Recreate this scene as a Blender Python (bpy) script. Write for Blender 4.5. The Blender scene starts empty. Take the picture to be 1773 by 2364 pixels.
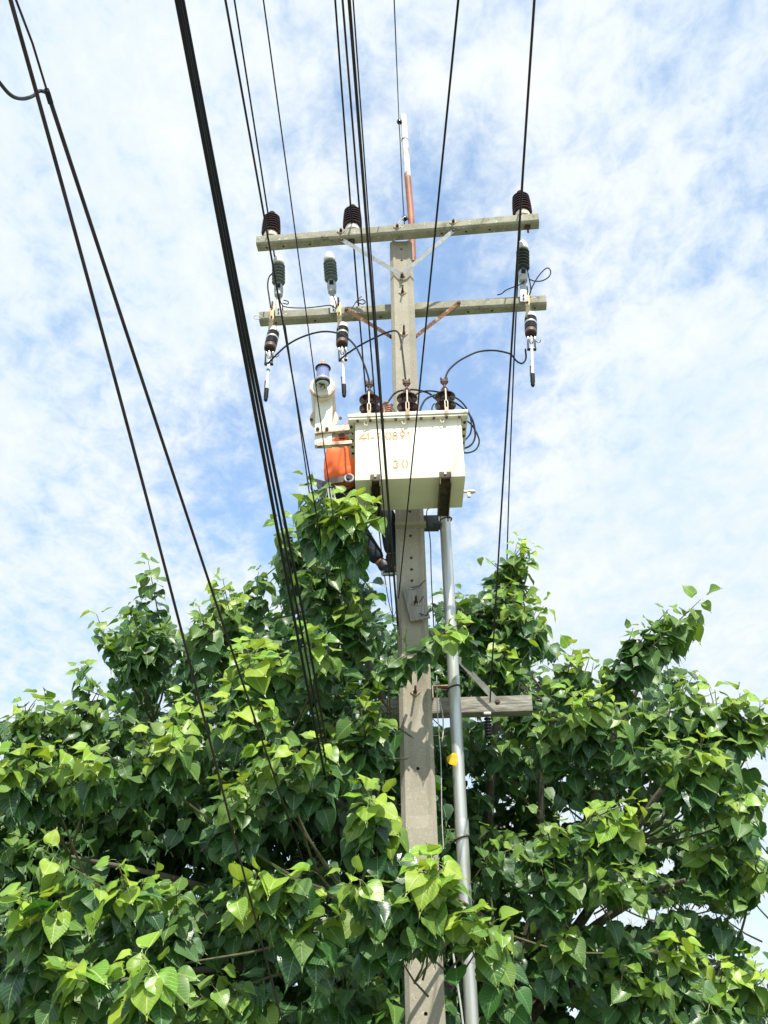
import bpy, bmesh, math, random
import numpy as np
from mathutils import Vector, Matrix
random.seed(7); rng = np.random.default_rng(11)
S = bpy.context.scene
COL = S.collection
R_ = math.radians
# ---------------------------------------------------------------- camera
CAM_D, CAM_F, CAM_P, CAM_R = 7.07, 2490.0, R_(31.0), R_(1.0)
_R0 = Vector((1, 0, 0)); FW = Vector((0, math.cos(CAM_P), math.sin(CAM_P))); _U0 = Vector((0, -math.sin(CAM_P), math.cos(CAM_P)))
RT = _R0*math.cos(CAM_R) - _U0*math.sin(CAM_R); UP = _U0*math.cos(CAM_R) + _R0*math.sin(CAM_R)
CPOS = Vector((0, -CAM_D, 1.6))
cam = bpy.data.cameras.new('camera'); co = bpy.data.objects.new('camera', cam); COL.objects.link(co)
co.matrix_world = Matrix(((RT.x, UP.x, -FW.x, CPOS.x), (RT.y, UP.y, -FW.y, CPOS.y), (RT.z, UP.z, -FW.z, CPOS.z), (0, 0, 0, 1)))
cam.sensor_fit = 'VERTICAL'; cam.sensor_height = 36; cam.lens = 36*CAM_F/2364; cam.clip_end = 3000; cam.clip_start = .05
S.camera = co
# ---------------------------------------------------------------- sun, sky
SUNV = Vector((0.16, -0.56, 0.84)).normalized()
sun = bpy.data.lights.new('sun', 'SUN'); sun.energy = 3.6; sun.angle = R_(0.5); sun.color = (1, .95, .86)
so = bpy.data.objects.new('sun', sun); COL.objects.link(so); so.rotation_euler = SUNV.to_track_quat('Z', 'Y').to_euler()
W = bpy.data.worlds.new('World'); S.world = W; W.use_nodes = True
nt = W.node_tree; nt.nodes.clear()
def N(t, tree=None, **kw):
    n = (tree or nt).nodes.new(t)
    for k, v in kw.items(): setattr(n, k, v)
    return n
L = nt.links.new
sky = N('ShaderNodeTexSky', sky_type='NISHITA', sun_disc=False, sun_elevation=math.asin(SUNV.z), sun_rotation=math.atan2(SUNV.x, SUNV.y))
sky.air_density = 1.0; sky.dust_density = 0.6; sky.ozone_density = 1.2
bg1 = N('ShaderNodeBackground'); bg1.inputs[1].default_value = .15
tn_ = N('ShaderNodeMix', data_type='RGBA', blend_type='MULTIPLY'); tn_.inputs[0].default_value = 1; tn_.inputs[7].default_value = (.96, 1.08, 1.10, 1)
L(sky.outputs[0], tn_.inputs[6]); L(tn_.outputs[2], bg1.inputs[0])
tc = N('ShaderNodeTexCoord')
sep = N('ShaderNodeSeparateXYZ'); L(tc.outputs['Generated'], sep.inputs[0])
def M(op, a, b=None, c=None, clamp=False):
    n = N('ShaderNodeMath', operation=op); n.use_clamp = clamp
    for i, v in enumerate((a, b, c)):
        if v is None: continue
        if isinstance(v, (int, float)): n.inputs[i].default_value = v
        else: L(v, n.inputs[i])
    return n.outputs[0]
zc = M('MAXIMUM', M('ADD', sep.outputs[2], .12), .05)
cmb = N('ShaderNodeCombineXYZ'); L(M('DIVIDE', sep.outputs[0], zc), cmb.inputs[0]); L(M('DIVIDE', sep.outputs[1], zc), cmb.inputs[1])
def noise(scale, detail, rough, dist=0., off=0., vec=None, sx=1, sy=1, rot=0):
    mp = N('ShaderNodeMapping'); mp.inputs['Location'].default_value = (off, off*.7, off*.3); mp.inputs['Scale'].default_value = (sx, sy, 1)
    mp.inputs['Rotation'].default_value = (0, 0, rot)
    L(vec or cmb.outputs[0], mp.inputs[0])
    n = N('ShaderNodeTexNoise'); n.inputs['Scale'].default_value = scale; n.inputs['Detail'].default_value = detail
    n.inputs['Roughness'].default_value = rough; n.inputs['Distortion'].default_value = dist
    L(mp.outputs[0], n.inputs['Vector']); return n.outputs[0]
n_big = noise(1.5, 3, .5, .3, 3.1)
n_mid = noise(5.5, 6, .62, .25, 8.0, sx=1.0, sy=.75, rot=.5)
n_cel = noise(26, 6, .62, .35, 1.7, sx=1.0, sy=.7, rot=.5)
n_fine = noise(85, 5, .7, .2, 4.7)
cov = M('ADD', M('ADD', M('MULTIPLY', n_big, .5), M('MULTIPLY', n_mid, .75)), M('ADD', M('MULTIPLY', n_cel, .66), M('MULTIPLY', n_fine, .16)))
def pdir(x, y):
    return (FW*CAM_F + RT*(x*1.0687-886.5) - UP*(y*1.0687-1182)).normalized()
def blob(x, y, k, s):      # a denser or thinner bank of cloud in this part of the sky
    vm = N('ShaderNodeVectorMath', operation='DOT_PRODUCT'); L(tc.outputs['Generated'], vm.inputs[0]); vm.inputs[1].default_value = pdir(x, y)
    e = M('POWER', M('MAXIMUM', vm.outputs['Value'], 0.0), k)
    return M('MULTIPLY', e, s)
for x, y, k, s in [(150, 250, 30, .20), (1450, 1250, 60, .42), (1300, 100, 50, .05), (100, 1150, 60, .22), (480, 950, 160, -.26),
                   (1000, 850, 140, -.30), (1560, 560, 60, -.02), (900, 1150, 120, -.08), (1620, 900, 120, .10), (850, 420, 120, -.14), (1500, 2050, 90, .1), (420, 720, 500, .12)]:
    cov = M('ADD', cov, blob(x, y, k, s))
mr = N('ShaderNodeMapRange', interpolation_type='SMOOTHSTEP'); L(cov, mr.inputs[0]); mr.inputs[1].default_value = .74; mr.inputs[2].default_value = 1.24; mr.inputs[3].default_value = .16
crd = N('ShaderNodeValToRGB')
L(M('ADD', M('MULTIPLY', n_mid, .55), M('MULTIPLY', n_cel, .45)), crd.inputs[0]); crd.color_ramp.elements[0].position = .32; crd.color_ramp.elements[0].color = (.66, .83, 1.0, 1)
crd.color_ramp.elements[1].position = .66; crd.color_ramp.elements[1].color = (.95, .985, 1.0, 1)
bg2 = N('ShaderNodeBackground'); L(crd.outputs[0], bg2.inputs[0]); bg2.inputs[1].default_value = .52
mx = N('ShaderNodeMixShader'); L(mr.outputs[0], mx.inputs[0]); L(bg1.outputs[0], mx.inputs[1]); L(bg2.outputs[0], mx.inputs[2])
ow = N('ShaderNodeOutputWorld'); L(mx.outputs[0], ow.inputs[0])
S.view_settings.view_transform = 'Standard'; S.view_settings.look = 'None'; S.view_settings.exposure = 1.0; S.view_settings.gamma = 1
S.view_settings.use_curve_mapping = False
S.render.engine = 'CYCLES'
S.cycles.max_bounces = 8; S.cycles.transparent_max_bounces = 8

# ---------------------------------------------------------------- places: a sight line from the camera station meets a vertical plane
def ray(x, y): return FW*CAM_F + RT*(x-886.5) - UP*(y-1182)
def at(x, y, Y):
    d = ray(x, y); return CPOS + d*((Y+CAM_D)/d.y)
def atd(x, y, Y): return at(x*1.0687, y*1.0687, Y)
def proj(P):
    v = Vector(P)-CPOS; z = v.dot(FW); return 886.5+CAM_F*v.dot(RT)/z, 1182-CAM_F*v.dot(UP)/z

# ---------------------------------------------------------------- materials
def new_mat(name):
    m = bpy.data.materials.new(name); m.use_nodes = True
    t = m.node_tree; b = t.nodes['Principled BSDF']; return m, t, b
def mat(name, col, rough=.6, metal=0., col2=None, sc=20., lo=.4, hi=.65, spots=None, bump=0., stretch=None, detail=6, spec=None, rot=None, rough2=None):
    m, t, b = new_mat(name)
    b.inputs['Roughness'].default_value = rough; b.inputs['Metallic'].default_value = metal
    if spec is not None: b.inputs['Specular IOR Level'].default_value = spec
    b.inputs['Base Color'].default_value = (*col, 1)
    tcn = t.nodes.new('ShaderNodeTexCoord'); vec = tcn.outputs['Object']
    if stretch:
        mp = t.nodes.new('ShaderNodeMapping'); mp.inputs['Scale'].default_value = stretch
        if rot: mp.inputs['Rotation'].default_value = rot
        t.links.new(vec, mp.inputs[0]); vec = mp.outputs[0]
    def nz(scale, d, r=.6):
        n = t.nodes.new('ShaderNodeTexNoise'); n.inputs['Scale'].default_value = scale; n.inputs['Detail'].default_value = d; n.inputs['Roughness'].default_value = r
        t.links.new(vec, n.inputs['Vector']); return n.outputs[0]
    def mixc(f, a, bcol):
        mxn = t.nodes.new('ShaderNodeMix'); mxn.data_type = 'RGBA'; t.links.new(f, mxn.inputs[0])
        if isinstance(a, tuple): mxn.inputs[6].default_value = (*a, 1)
        else: t.links.new(a, mxn.inputs[6])
        mxn.inputs[7].default_value = (*bcol, 1); return mxn.outputs[2]
    def rng_(v, a, c):
        r = t.nodes.new('ShaderNodeMapRange'); r.inputs[1].default_value = a; r.inputs[2].default_value = c; t.links.new(v, r.inputs[0]); return r.outputs[0]
    out = None; n1 = None
    if col2:
        n1 = nz(sc, detail); out = mixc(rng_(n1, lo, hi), col, col2)
    for (c3, sc3, lo3, hi3) in (spots or []):
        out = mixc(rng_(nz(sc3, 3), lo3, hi3), out if out is not None else col, c3)
    if out is not None: t.links.new(out, b.inputs['Base Color'])
    if rough2 is not None and n1 is not None:
        r = t.nodes.new('ShaderNodeMapRange'); r.inputs[1].default_value = lo; r.inputs[2].default_value = hi; r.inputs[3].default_value = rough; r.inputs[4].default_value = rough2
        t.links.new(n1, r.inputs[0]); t.links.new(r.outputs[0], b.inputs['Roughness'])
    if bump:
        bp = t.nodes.new('ShaderNodeBump'); bp.inputs['Strength'].default_value = bump; bp.inputs['Distance'].default_value = .01
        t.links.new(nz(sc*3, 5), bp.inputs['Height']); t.links.new(bp.outputs[0], b.inputs['Normal'])
    return m
MT = {}
MT['concrete'] = mat('pole_concrete', (.275, .245, .185), .85, col2=(.37, .335, .26), sc=3.0, lo=.3, hi=.7, spots=[((.50, .46, .38), 90, .60, .68), ((.14, .13, .11), 70, .64, .72), ((.21, .19, .15), 1.6, .55, .8)], bump=.3)
MT['armcon'] = mat('crossarm_concrete', (.215, .21, .15), .9, col2=(.34, .32, .245), sc=7, lo=.35, hi=.65, spots=[((.75, .73, .66), 55, .64, .70), ((.09, .10, .06), 9, .60, .75)], bump=.4)
MT['holeshade'] = mat('bore_shade_paint', (.03, .028, .025), .9)  # near-black colour stands in for the shade inside a bore
MT['galv'] = mat('galvanised', (.52, .52, .49), .45, .65, col2=(.34, .34, .31), sc=18, lo=.4, hi=.7)
MT['rust'] = mat('rusty_steel', (.30, .15, .08), .8, .2, col2=(.17, .08, .045), sc=30, lo=.35, hi=.7, spots=[((.62, .42, .28), 14, .58, .7)])
MT['bolt'] = mat('bolt_rust', (.05, .032, .024), .7, .3, col2=(.12, .065, .04), sc=50)
MT['washer'] = mat('washer_rust', (.45, .38, .28), .7, .3, col2=(.25, .16, .10), sc=40)
MT['brownpor'] = mat('brown_porcelain', (.040, .014, .012), .2, spec=.6)
MT['cream'] = mat('cream_porcelain', (.62, .52, .36), .5, col2=(.75, .68, .52), sc=30)
MT['creamw'] = mat('white_grey_porcelain', (.66, .64, .58), .4)
MT['greyrub'] = mat('grey_polymer', (.12, .145, .135), .5, col2=(.17, .195, .185), sc=30)
MT['darkrub'] = mat('dark_polymer', (.035, .045, .045), .45, col2=(.06, .07, .07), sc=30)
MT['white'] = mat('white_plastic', (.62, .62, .60), .45)
MT['palegrey'] = mat('pale_grey_metal', (.42, .44, .43), .5, .2, col2=(.30, .30, .28), sc=50)
MT['yellowsteel'] = mat('yellowed_bracket', (.52, .42, .22), .6, .3, col2=(.35, .22, .10), sc=45, lo=.4, hi=.7)
MT['blackpor'] = mat('dark_glazed', (.016, .012, .016), .2, spec=.6)
MT['capbrown'] = mat('brown_cap', (.11, .075, .06), .5, .4)
MT['black'] = mat('black_cable', (.007, .007, .008), .6, spec=.25)
MT['brownblack'] = mat('weathered_cable', (.020, .012, .012), .6, col2=(.035, .026, .024), sc=20, spec=.25)
MT['greywire'] = mat('grey_wire', (.020, .022, .024), .55, spec=.3)
MT['loop'] = mat('lead_cable', (.016, .017, .019), .65, spec=.2)
MT['boxpaint'] = mat('cream_white_paint', (.78, .735, .585), .45, col2=(.70, .65, .50), sc=4, lo=.35, hi=.7, spots=[((.42, .26, .12), 22, .70, .80), ((.68, .62, .46), 7, .62, .8)])
MT['boxunder'] = mat('lid_paint', (.72, .70, .58), .5, col2=(.60, .56, .43), sc=6, lo=.35, hi=.7, spots=[((.26, .13, .06), 16, .66, .74)])
MT['numpaint'] = mat('number_paint', (.55, .24, .09), .7, col2=(.70, .42, .22), sc=60)
MT['pinkpaint'] = mat('chalky_cream_paint', (.66, .58, .46), .5, col2=(.54, .43, .31), sc=8, spots=[((.36, .17, .07), 11, .60, .74)])
MT['angle'] = mat('angle_rust_paint', (.30, .19, .12), .6, .3, col2=(.55, .48, .36), sc=15, lo=.45, hi=.65)
MT['channel'] = mat('channel_rust', (.10, .085, .035), .7, .1, col2=(.04, .022, .02), sc=14, lo=.42, hi=.62, spots=[((.30, .14, .05), 20, .66, .76)])
MT['brass'] = mat('brass_valve', (.62, .50, .36), .5, .4)
MT['orangeknob'] = mat('orange_knob', (.75, .28, .12), .5)
MT['pipe'] = mat('galvanised_conduit', (.58, .585, .54), .34, .62, col2=(.44, .45, .40), sc=5, lo=.35, hi=.7, stretch=(2, 2, .35), rough2=.48)
MT['woodarm'] = mat('weathered_wood', (.34, .32, .27), .9, col2=(.16, .15, .12), sc=5, lo=.42, hi=.62, stretch=(1.2, 14, 14), bump=.6, spots=[((.42, .41, .36), 3, .6, .8)])
MT['board'] = mat('grey_board', (.33, .31, .28), .9, col2=(.20, .185, .16), sc=5, lo=.4, hi=.65, stretch=(14, 14, 1.5), bump=.5)
MT['rope'] = mat('pale_cord', (.45, .45, .43), .7, col2=(.3, .3, .28), sc=30)
MT['greybox'] = mat('dark_grey_bracket', (.07, .085, .09), .5, .3)
MT['bark'] = mat('bark', (.13, .115, .08), .9, col2=(.08, .07, .05), sc=12, bump=.5)
MT['twig'] = mat('twig_bark', (.07, .06, .03), .8, col2=(.10, .11, .045), sc=20)
MT['skin'] = mat('skin', (.30, .14, .08), .55)
MT['shirt'] = mat('orange_shirt', (.92, .17, .04), .8, col2=(.85, .13, .03), sc=6, bump=.15)
MT['denim'] = mat('dark_denim', (.012, .018, .035), .85, col2=(.025, .035, .06), sc=25, bump=.3)
MT['leather'] = mat('dark_leather', (.06, .04, .03), .6)
MT['boot'] = mat('black_boot', (.012, .012, .014), .5)
MT['helmet'] = mat('white_helmet', (.75, .75, .72), .3)
MT['hair'] = mat('hair', (.01, .009, .008), .6)
MT['glove'] = mat('dark_strap', (.03, .03, .035), .6)
MT['green'] = mat('green_band', (.03, .25, .12), .5)
MT['ground'] = mat('ground_soil_grass', (.16, .17, .10), .95, col2=(.07, .11, .035), sc=.35, lo=.4, hi=.6, bump=.2)
MT['road'] = mat('pale_concrete_road', (.34, .33, .30), .9, col2=(.27, .26, .235), sc=.8)
m, t, b = new_mat('blue_glass'); b.inputs['Base Color'].default_value = (.45, .52, .88, 1); b.inputs['Roughness'].default_value = .12; b.inputs['Transmission Weight'].default_value = .55; b.inputs['IOR'].default_value = 1.2
MT['blueglass'] = m
m, t, b = new_mat('clear_bowl'); b.inputs['Base Color'].default_value = (.55, .62, .60, 1); b.inputs['Roughness'].default_value = .15; b.inputs['Transmission Weight'].default_value = .2
MT['bowl'] = m
# steel post: white paint above, red rust below an uneven line
m, t, b = new_mat('post_paint_and_rust'); tn = t.nodes.new('ShaderNodeTexCoord'); sp = t.nodes.new('ShaderNodeSeparateXYZ'); t.links.new(tn.outputs['Object'], sp.inputs[0])
nz_ = t.nodes.new('ShaderNodeTexNoise'); nz_.inputs['Scale'].default_value = 14; nz_.inputs['Detail'].default_value = 5; t.links.new(tn.outputs['Object'], nz_.inputs['Vector'])
ma = t.nodes.new('ShaderNodeMath'); ma.operation = 'MULTIPLY_ADD'; t.links.new(nz_.outputs[0], ma.inputs[0]); ma.inputs[1].default_value = .35; t.links.new(sp.outputs[2], ma.inputs[2])
rr = t.nodes.new('ShaderNodeMapRange'); rr.inputs[1].default_value = 9.88; rr.inputs[2].default_value = 9.92; t.links.new(ma.outputs[0], rr.inputs[0])
nz2 = t.nodes.new('ShaderNodeTexNoise'); nz2.inputs['Scale'].default_value = 9; nz2.inputs['Detail'].default_value = 6; t.links.new(tn.outputs['Object'], nz2.inputs['Vector'])
cr = t.nodes.new('ShaderNodeValToRGB'); t.links.new(nz2.outputs[0], cr.inputs[0]); cr.color_ramp.elements[0].position = .3; cr.color_ramp.elements[0].color = (.22, .075, .035, 1); cr.color_ramp.elements[1].position = .7; cr.color_ramp.elements[1].color = (.40, .16, .08, 1)
cr2 = t.nodes.new('ShaderNodeValToRGB'); t.links.new(nz2.outputs[0], cr2.inputs[0]); cr2.color_ramp.elements[0].position = .58; cr2.color_ramp.elements[0].color = (.76, .75, .72, 1); cr2.color_ramp.elements[1].position = .70; cr2.color_ramp.elements[1].color = (.42, .27, .16, 1)
mxx = t.nodes.new('ShaderNodeMix'); mxx.data_type = 'RGBA'; t.links.new(rr.outputs[0], mxx.inputs[0]); t.links.new(cr.outputs[0], mxx.inputs[6]); t.links.new(cr2.outputs[0], mxx.inputs[7])
t.links.new(mxx.outputs[2], b.inputs['Base Color']); b.inputs['Roughness'].default_value = .6
MT['post'] = m

def leaf_material():
    m, t, b = new_mat('heart_leaf')
    n = t.nodes; lk = t.links.new
    def A(nm):
        a = n.new('ShaderNodeAttribute'); a.attribute_name = nm; return a.outputs['Fac']
    def m_(op, a, b_=None, c=None, clamp=False):
        x = n.new('ShaderNodeMath'); x.operation = op; x.use_clamp = clamp
        for i, v in enumerate((a, b_, c)):
            if v is None: continue
            if isinstance(v, (int, float)): x.inputs[i].default_value = v
            else: lk(v, x.inputs[i])
        return x.outputs[0]
    def mix(f, a, c):
        x = n.new('ShaderNodeMix'); x.data_type = 'RGBA'
        if isinstance(f, (int, float)): x.inputs[0].default_value = f
        else: lk(f, x.inputs[0])
        for i, v in ((6, a), (7, c)):
            if isinstance(v, tuple): x.inputs[i].default_value = (*v, 1)
            else: lk(v, x.inputs[i])
        return x.outputs[2]
    def mr_(v, a, c, d=0., e=1.):
        x = n.new('ShaderNodeMapRange'); lk(v, x.inputs[0]); x.inputs[1].default_value = a; x.inputs[2].default_value = c; x.inputs[3].default_value = d; x.inputs[4].default_value = e; return x.outputs[0]
    youth, rnd = A('youth'), A('rnd')
    uv = n.new('ShaderNodeUVMap'); uv.uv_map = 'UVMap'; s = n.new('ShaderNodeSeparateXYZ'); lk(uv.outputs[0], s.inputs[0])
    ax = m_('ABSOLUTE', m_('SUBTRACT', s.outputs[0], .5)); y = s.outputs[1]
    mid = mr_(ax, .010, .026, 1., 0.)
    curved = m_('SUBTRACT', y, m_('ADD', m_('MULTIPLY', ax, .55), m_('MULTIPLY', m_('MULTIPLY', ax, ax), .8)))
    fr = m_('FRACT', m_('MULTIPLY', curved, 7.5))
    lat = mr_(m_('ABSOLUTE', m_('SUBTRACT', fr, .5)), .03, .10, 1., 0.)
    vein = m_('MAXIMUM', mid, m_('MULTIPLY', lat, .60))
    old = mix(rnd, (.018, .058, .026), (.042, .135, .024))
    yng = mix(rnd, (.16, .36, .022), (.33, .45, .035))
    c = mix(youth, old, yng)
    tcn = n.new('ShaderNodeTexCoord'); nn = n.new('ShaderNodeTexNoise'); nn.inputs['Scale'].default_value = 16; nn.inputs['Detail'].default_value = 3; lk(tcn.outputs['Object'], nn.inputs['Vector'])
    c = mix(m_('MULTIPLY', mr_(nn.outputs[0], .45, .75), .35), c, (.07, .15, .028))
    veincol = mix(youth, (.22, .33, .13), (.55, .58, .22))
    c = mix(m_('MULTIPLY', vein, .8), c, veincol)
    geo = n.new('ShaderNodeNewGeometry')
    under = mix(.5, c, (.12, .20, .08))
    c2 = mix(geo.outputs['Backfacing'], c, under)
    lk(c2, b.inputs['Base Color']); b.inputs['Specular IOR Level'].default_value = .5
    lk(m_('MULTIPLY_ADD', rnd, .16, .30), b.inputs['Roughness'])
    bp = n.new('ShaderNodeBump'); bp.inputs['Strength'].default_value = .35; bp.inputs['Distance'].default_value = .003; bp.invert = True
    lk(vein, bp.inputs['Height']); lk(bp.outputs[0], b.inputs['Normal'])
    tr = n.new('ShaderNodeBsdfTranslucent'); tcmix = mix(youth, (.055, .19, .010), (.48, .62, .04)); lk(tcmix, tr.inputs[0])
    ms = n.new('ShaderNodeMixShader'); ms.inputs[0].default_value = .30
    lk(b.outputs[0], ms.inputs[1]); lk(tr.outputs[0], ms.inputs[2]); lk(ms.outputs[0], n['Material Output'].inputs[0])
    return m
MT['leaf'] = leaf_material()

# ---------------------------------------------------------------- mesh builder
class MB:
    def __init__(s): s.v = []; s.f = []
    def quad_box(s, c8):
        i = len(s.v); s.v += [Vector(p) for p in c8]
        s.f += [(i, i+3, i+2, i+1), (i+4, i+5, i+6, i+7), (i, i+1, i+5, i+4), (i+1, i+2, i+6, i+5), (i+2, i+3, i+7, i+6), (i+3, i, i+4, i+7)]; return s
    def box(s, c, d, rot=None):
        c = Vector(c); rot = rot or Matrix.Identity(3)
        P = [c + rot @ Vector((sx*d[0]/2, sy*d[1]/2, sz*d[2]/2)) for sz in (-1, 1) for sx, sy in ((-1, -1), (1, -1), (1, 1), (-1, 1))]
        return s.quad_box(P)
    def beam(s, a, b, w, h, up=(0, 0, 1), ch=0.):   # bar a->b, w sideways, h along up; ch = chamfer
        a = Vector(a); b = Vector(b); x = (b-a).normalized(); up = Vector(up); y = up.cross(x).normalized(); z = x.cross(y)
        if ch: pr = [(-w/2+ch, -h/2), (w/2-ch, -h/2), (w/2, -h/2+ch), (w/2, h/2-ch), (w/2-ch, h/2), (-w/2+ch, h/2), (-w/2, h/2-ch), (-w/2, -h/2+ch)]
        else: pr = [(-w/2, -h/2), (w/2, -h/2), (w/2, h/2), (-w/2, h/2)]
        n = len(pr); i = len(s.v)
        for q in (a, b): s.v += [q + y*p[0] + z*p[1] for p in pr]
        s.f += [(i+k, i+(k+1) % n, i+n+(k+1) % n, i+n+k) for k in range(n)]
        s.f += [tuple(i+n-1-k for k in range(n)), tuple(i+n+k for k in range(n))]; return s
    def tube(s, pts, r, n=8, caps=True):
        pts = [Vector(p) for p in pts]; m = len(pts); i = len(s.v)
        rr = r if isinstance(r, (list, tuple)) else [r]*m
        ref = None
        for k, p in enumerate(pts):
            d = (pts[min(k+1, m-1)]-pts[max(k-1, 0)]).normalized()
            if ref is None: ref = d.orthogonal().normalized()
            ref = (ref - d*ref.dot(d)).normalized(); q = d.cross(ref)
            s.v += [p + (ref*math.cos(2*math.pi*j/n) + q*math.sin(2*math.pi*j/n))*rr[k] for j in range(n)]
        for k in range(m-1):
            for j in range(n):
                a = i+k*n+j; b = i+k*n+(j+1) % n; s.f.append((a, b, b+n, a+n))
        if caps: s.f.append(tuple(i+n-1-j for j in range(n))); s.f.append(tuple(i+(m-1)*n+j for j in range(n)))
        return s
    def lathe(s, prof, o=(0, 0, 0), ax=(0, 0, 1), n=24):    # prof = [(radius, height)]
        o = Vector(o); ax = Vector(ax).normalized(); u = ax.orthogonal().normalized(); w = ax.cross(u); i = len(s.v)
        for r, h in prof: s.v += [o + ax*h + (u*math.cos(2*math.pi*j/n) + w*math.sin(2*math.pi*j/n))*max(r, 1e-4) for j in range(n)]
        for k in range(len(prof)-1):
            for j in range(n):
                a = i+k*n+j; b = i+k*n+(j+1) % n; s.f.append((a, b, b+n, a+n))
        s.f.append(tuple(i+n-1-j for j in range(n))); s.f.append(tuple(i+(len(prof)-1)*n+j for j in range(n))); return s
    def plate(s, pts, nrm, th):
        nrm = Vector(nrm).normalized()*th; pts = [Vector(p) for p in pts]; n = len(pts); i = len(s.v)
        s.v += pts + [p+nrm for p in pts]
        s.f += [tuple(i+n-1-k for k in range(n)), tuple(i+n+k for k in range(n))] + [(i+k, i+(k+1) % n, i+n+(k+1) % n, i+n+k) for k in range(n)]; return s
    def build(s, name, m, parent=None, bevel=0., smooth=True, label=None):
        me = bpy.data.meshes.new(name)
        off = Vector((0, 0, 0))
        q = parent
        while q is not None: off += q.location; q = q.parent
        me.from_pydata([p-off for p in s.v], [], s.f); me.update()
        bm = bmesh.new(); bm.from_mesh(me); bmesh.ops.recalc_face_normals(bm, faces=bm.faces)
        if bevel:
            es = [e for e in bm.edges if e.is_manifold and e.calc_face_angle(0) > .7]
            bmesh.ops.bevel(bm, geom=es, offset=bevel, segments=2, profile=.6, affect='EDGES', clamp_overlap=True)
        bm.to_mesh(me); bm.free()
        me.materials.append(MT[m])
        if smooth:
            me.shade_smooth(); me.set_sharp_from_angle(angle=R_(38))
        o = bpy.data.objects.new(name, me); COL.objects.link(o); o.parent = parent
        if label: o['label'] = label
        return o
def tag(o, label, cat, group=None, kind=None):
    if label: o['label'] = label
    if cat: o['category'] = cat
    if group: o['group'] = group
    if kind: o['kind'] = kind
    return o
def thing(name, loc, label, cat, group=None, rot=(0, 0, 0)):
    o = bpy.data.objects.new(name, None); COL.objects.link(o); o.location = loc; o.rotation_euler = rot; o.empty_display_size = .1
    return tag(o, label, cat, group)
def copy_tree(o, parent=None):
    c = o.copy(); COL.objects.link(c); c.parent = parent
    for ch in [x for x in bpy.data.objects if x.parent == o and x != c]: copy_tree(ch, c)
    return c
def spline(pts, n=10):
    pts = [Vector(p) for p in pts]; out = []
    P = [pts[0]*2-pts[1]] + pts + [pts[-1]*2-pts[-2]]
    for i in range(1, len(P)-2):
        for k in range(n):
            u = k/n; a, b, c, d = P[i-1], P[i], P[i+1], P[i+2]
            out.append(.5*((2*b) + (c-a)*u + (2*a-5*b+4*c-d)*u*u + (3*b-a-3*c+d)*u**3))
    return out+[pts[-1]]

# ---------------------------------------------------------------- ground
g = MB(); g.v = [Vector(p) for p in ((-600, -600, 0), (600, -600, 0), (600, 600, 0), (-600, 600, 0))]; g.f = [(0, 1, 2, 3)]
g.build('ground', 'ground', smooth=False)['kind'] = 'structure'
g = MB(); g.v = [Vector(p) for p in ((-200, -14, .004), (200, -14, .004), (200, -4.2, .004), (-200, -4.2, .004))]; g.f = [(0, 1, 2, 3)]
g.build('road', 'road', smooth=False)['kind'] = 'structure'

# ---------------------------------------------------------------- pole
PX = .192
pole = thing('utility_pole', (PX, 0, 0), 'tall tapered concrete power pole with two concrete crossarms rising out of the tree', 'utility pole')
def pole_half(z): return .098 + (.118-.098)*max(0, 8.6-z)/6.3
sh = MB(); zs = [-1.5, 0, 3.42, 3.50, 8.60]; rings = []
for k, z in enumerate(zs):
    w = pole_half(z); c = .028
    rec = .0 if z <= 3.45 else .010
    pr = [(-w+c, -w), (-w+2.0*c, -w+rec), (w-2.0*c, -w+rec), (w-c, -w), (w, -w+c), (w, w-c), (w-c, w), (-w+c, w), (-w, w-c), (-w, -w+c)]
    i = len(sh.v); sh.v += [Vector((PX+a, b_, z)) for a, b_ in pr]; rings.append(i)
n = 10
for a, b_ in zip(rings, rings[1:]): sh.f += [(a+k, a+(k+1) % n, b_+(k+1) % n, b_+k) for k in range(n)]
sh.f += [tuple(rings[-1]+k for k in range(n)), tuple(rings[0]+n-1-k for k in range(n))]
shaft = sh.build('shaft', 'concrete', pole, smooth=False)
hole_px = [(921, 573), (922, 599), (927, 658), (954, 1236), (956, 1287), (957, 1314), (958, 1340), (975, 1774), (995, 2341), (950, 1180)]
ct = MB()
for x, y in hole_px:
    P = at(x, y, -.1); ct.lathe([(.0115, -.02), (.0115, .075)], (PX+.002, -.12, P.z), (0, 1, 0), 14)
cto = ct.build('cutter', 'holeshade', pole)
md = shaft.modifiers.new('b', 'BOOLEAN'); md.object = cto; md.operation = 'DIFFERENCE'; md.solver = 'EXACT'
bpy.context.view_layer.update(); dg = bpy.context.evaluated_depsgraph_get()
nm = bpy.data.meshes.new_from_object(shaft.evaluated_get(dg)); shaft.modifiers.clear(); shaft.data = nm
bpy.data.objects.remove(cto)
def diamond(P, parent, s=.036, nrm=(0, -1, 0), bolt=.05, blen=None):
    w_ = MB(); P = Vector(P)
    w_.plate([P+Vector((s, 0, 0)), P+Vector((0, 0, s)), P-Vector((s, 0, 0)), P-Vector((0, 0, s))], nrm, .006)
    o = w_.build('washer', 'washer', parent)
    bb = MB(); bb.lathe([(.014, .006), (.014, .022)], P, nrm, 6); bb.tube([P, P+Vector(nrm)*bolt], .008, 8); bb.build('bolt', 'bolt', o)
for x, y, bl in [(926, 672, .07), (930, 768, .11), (968, 1597, .11)]:
    P = at(x, y, -.11); diamond((PX, -pole_half(P.z)+.008, P.z), pole, .034, bolt=bl)
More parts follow.
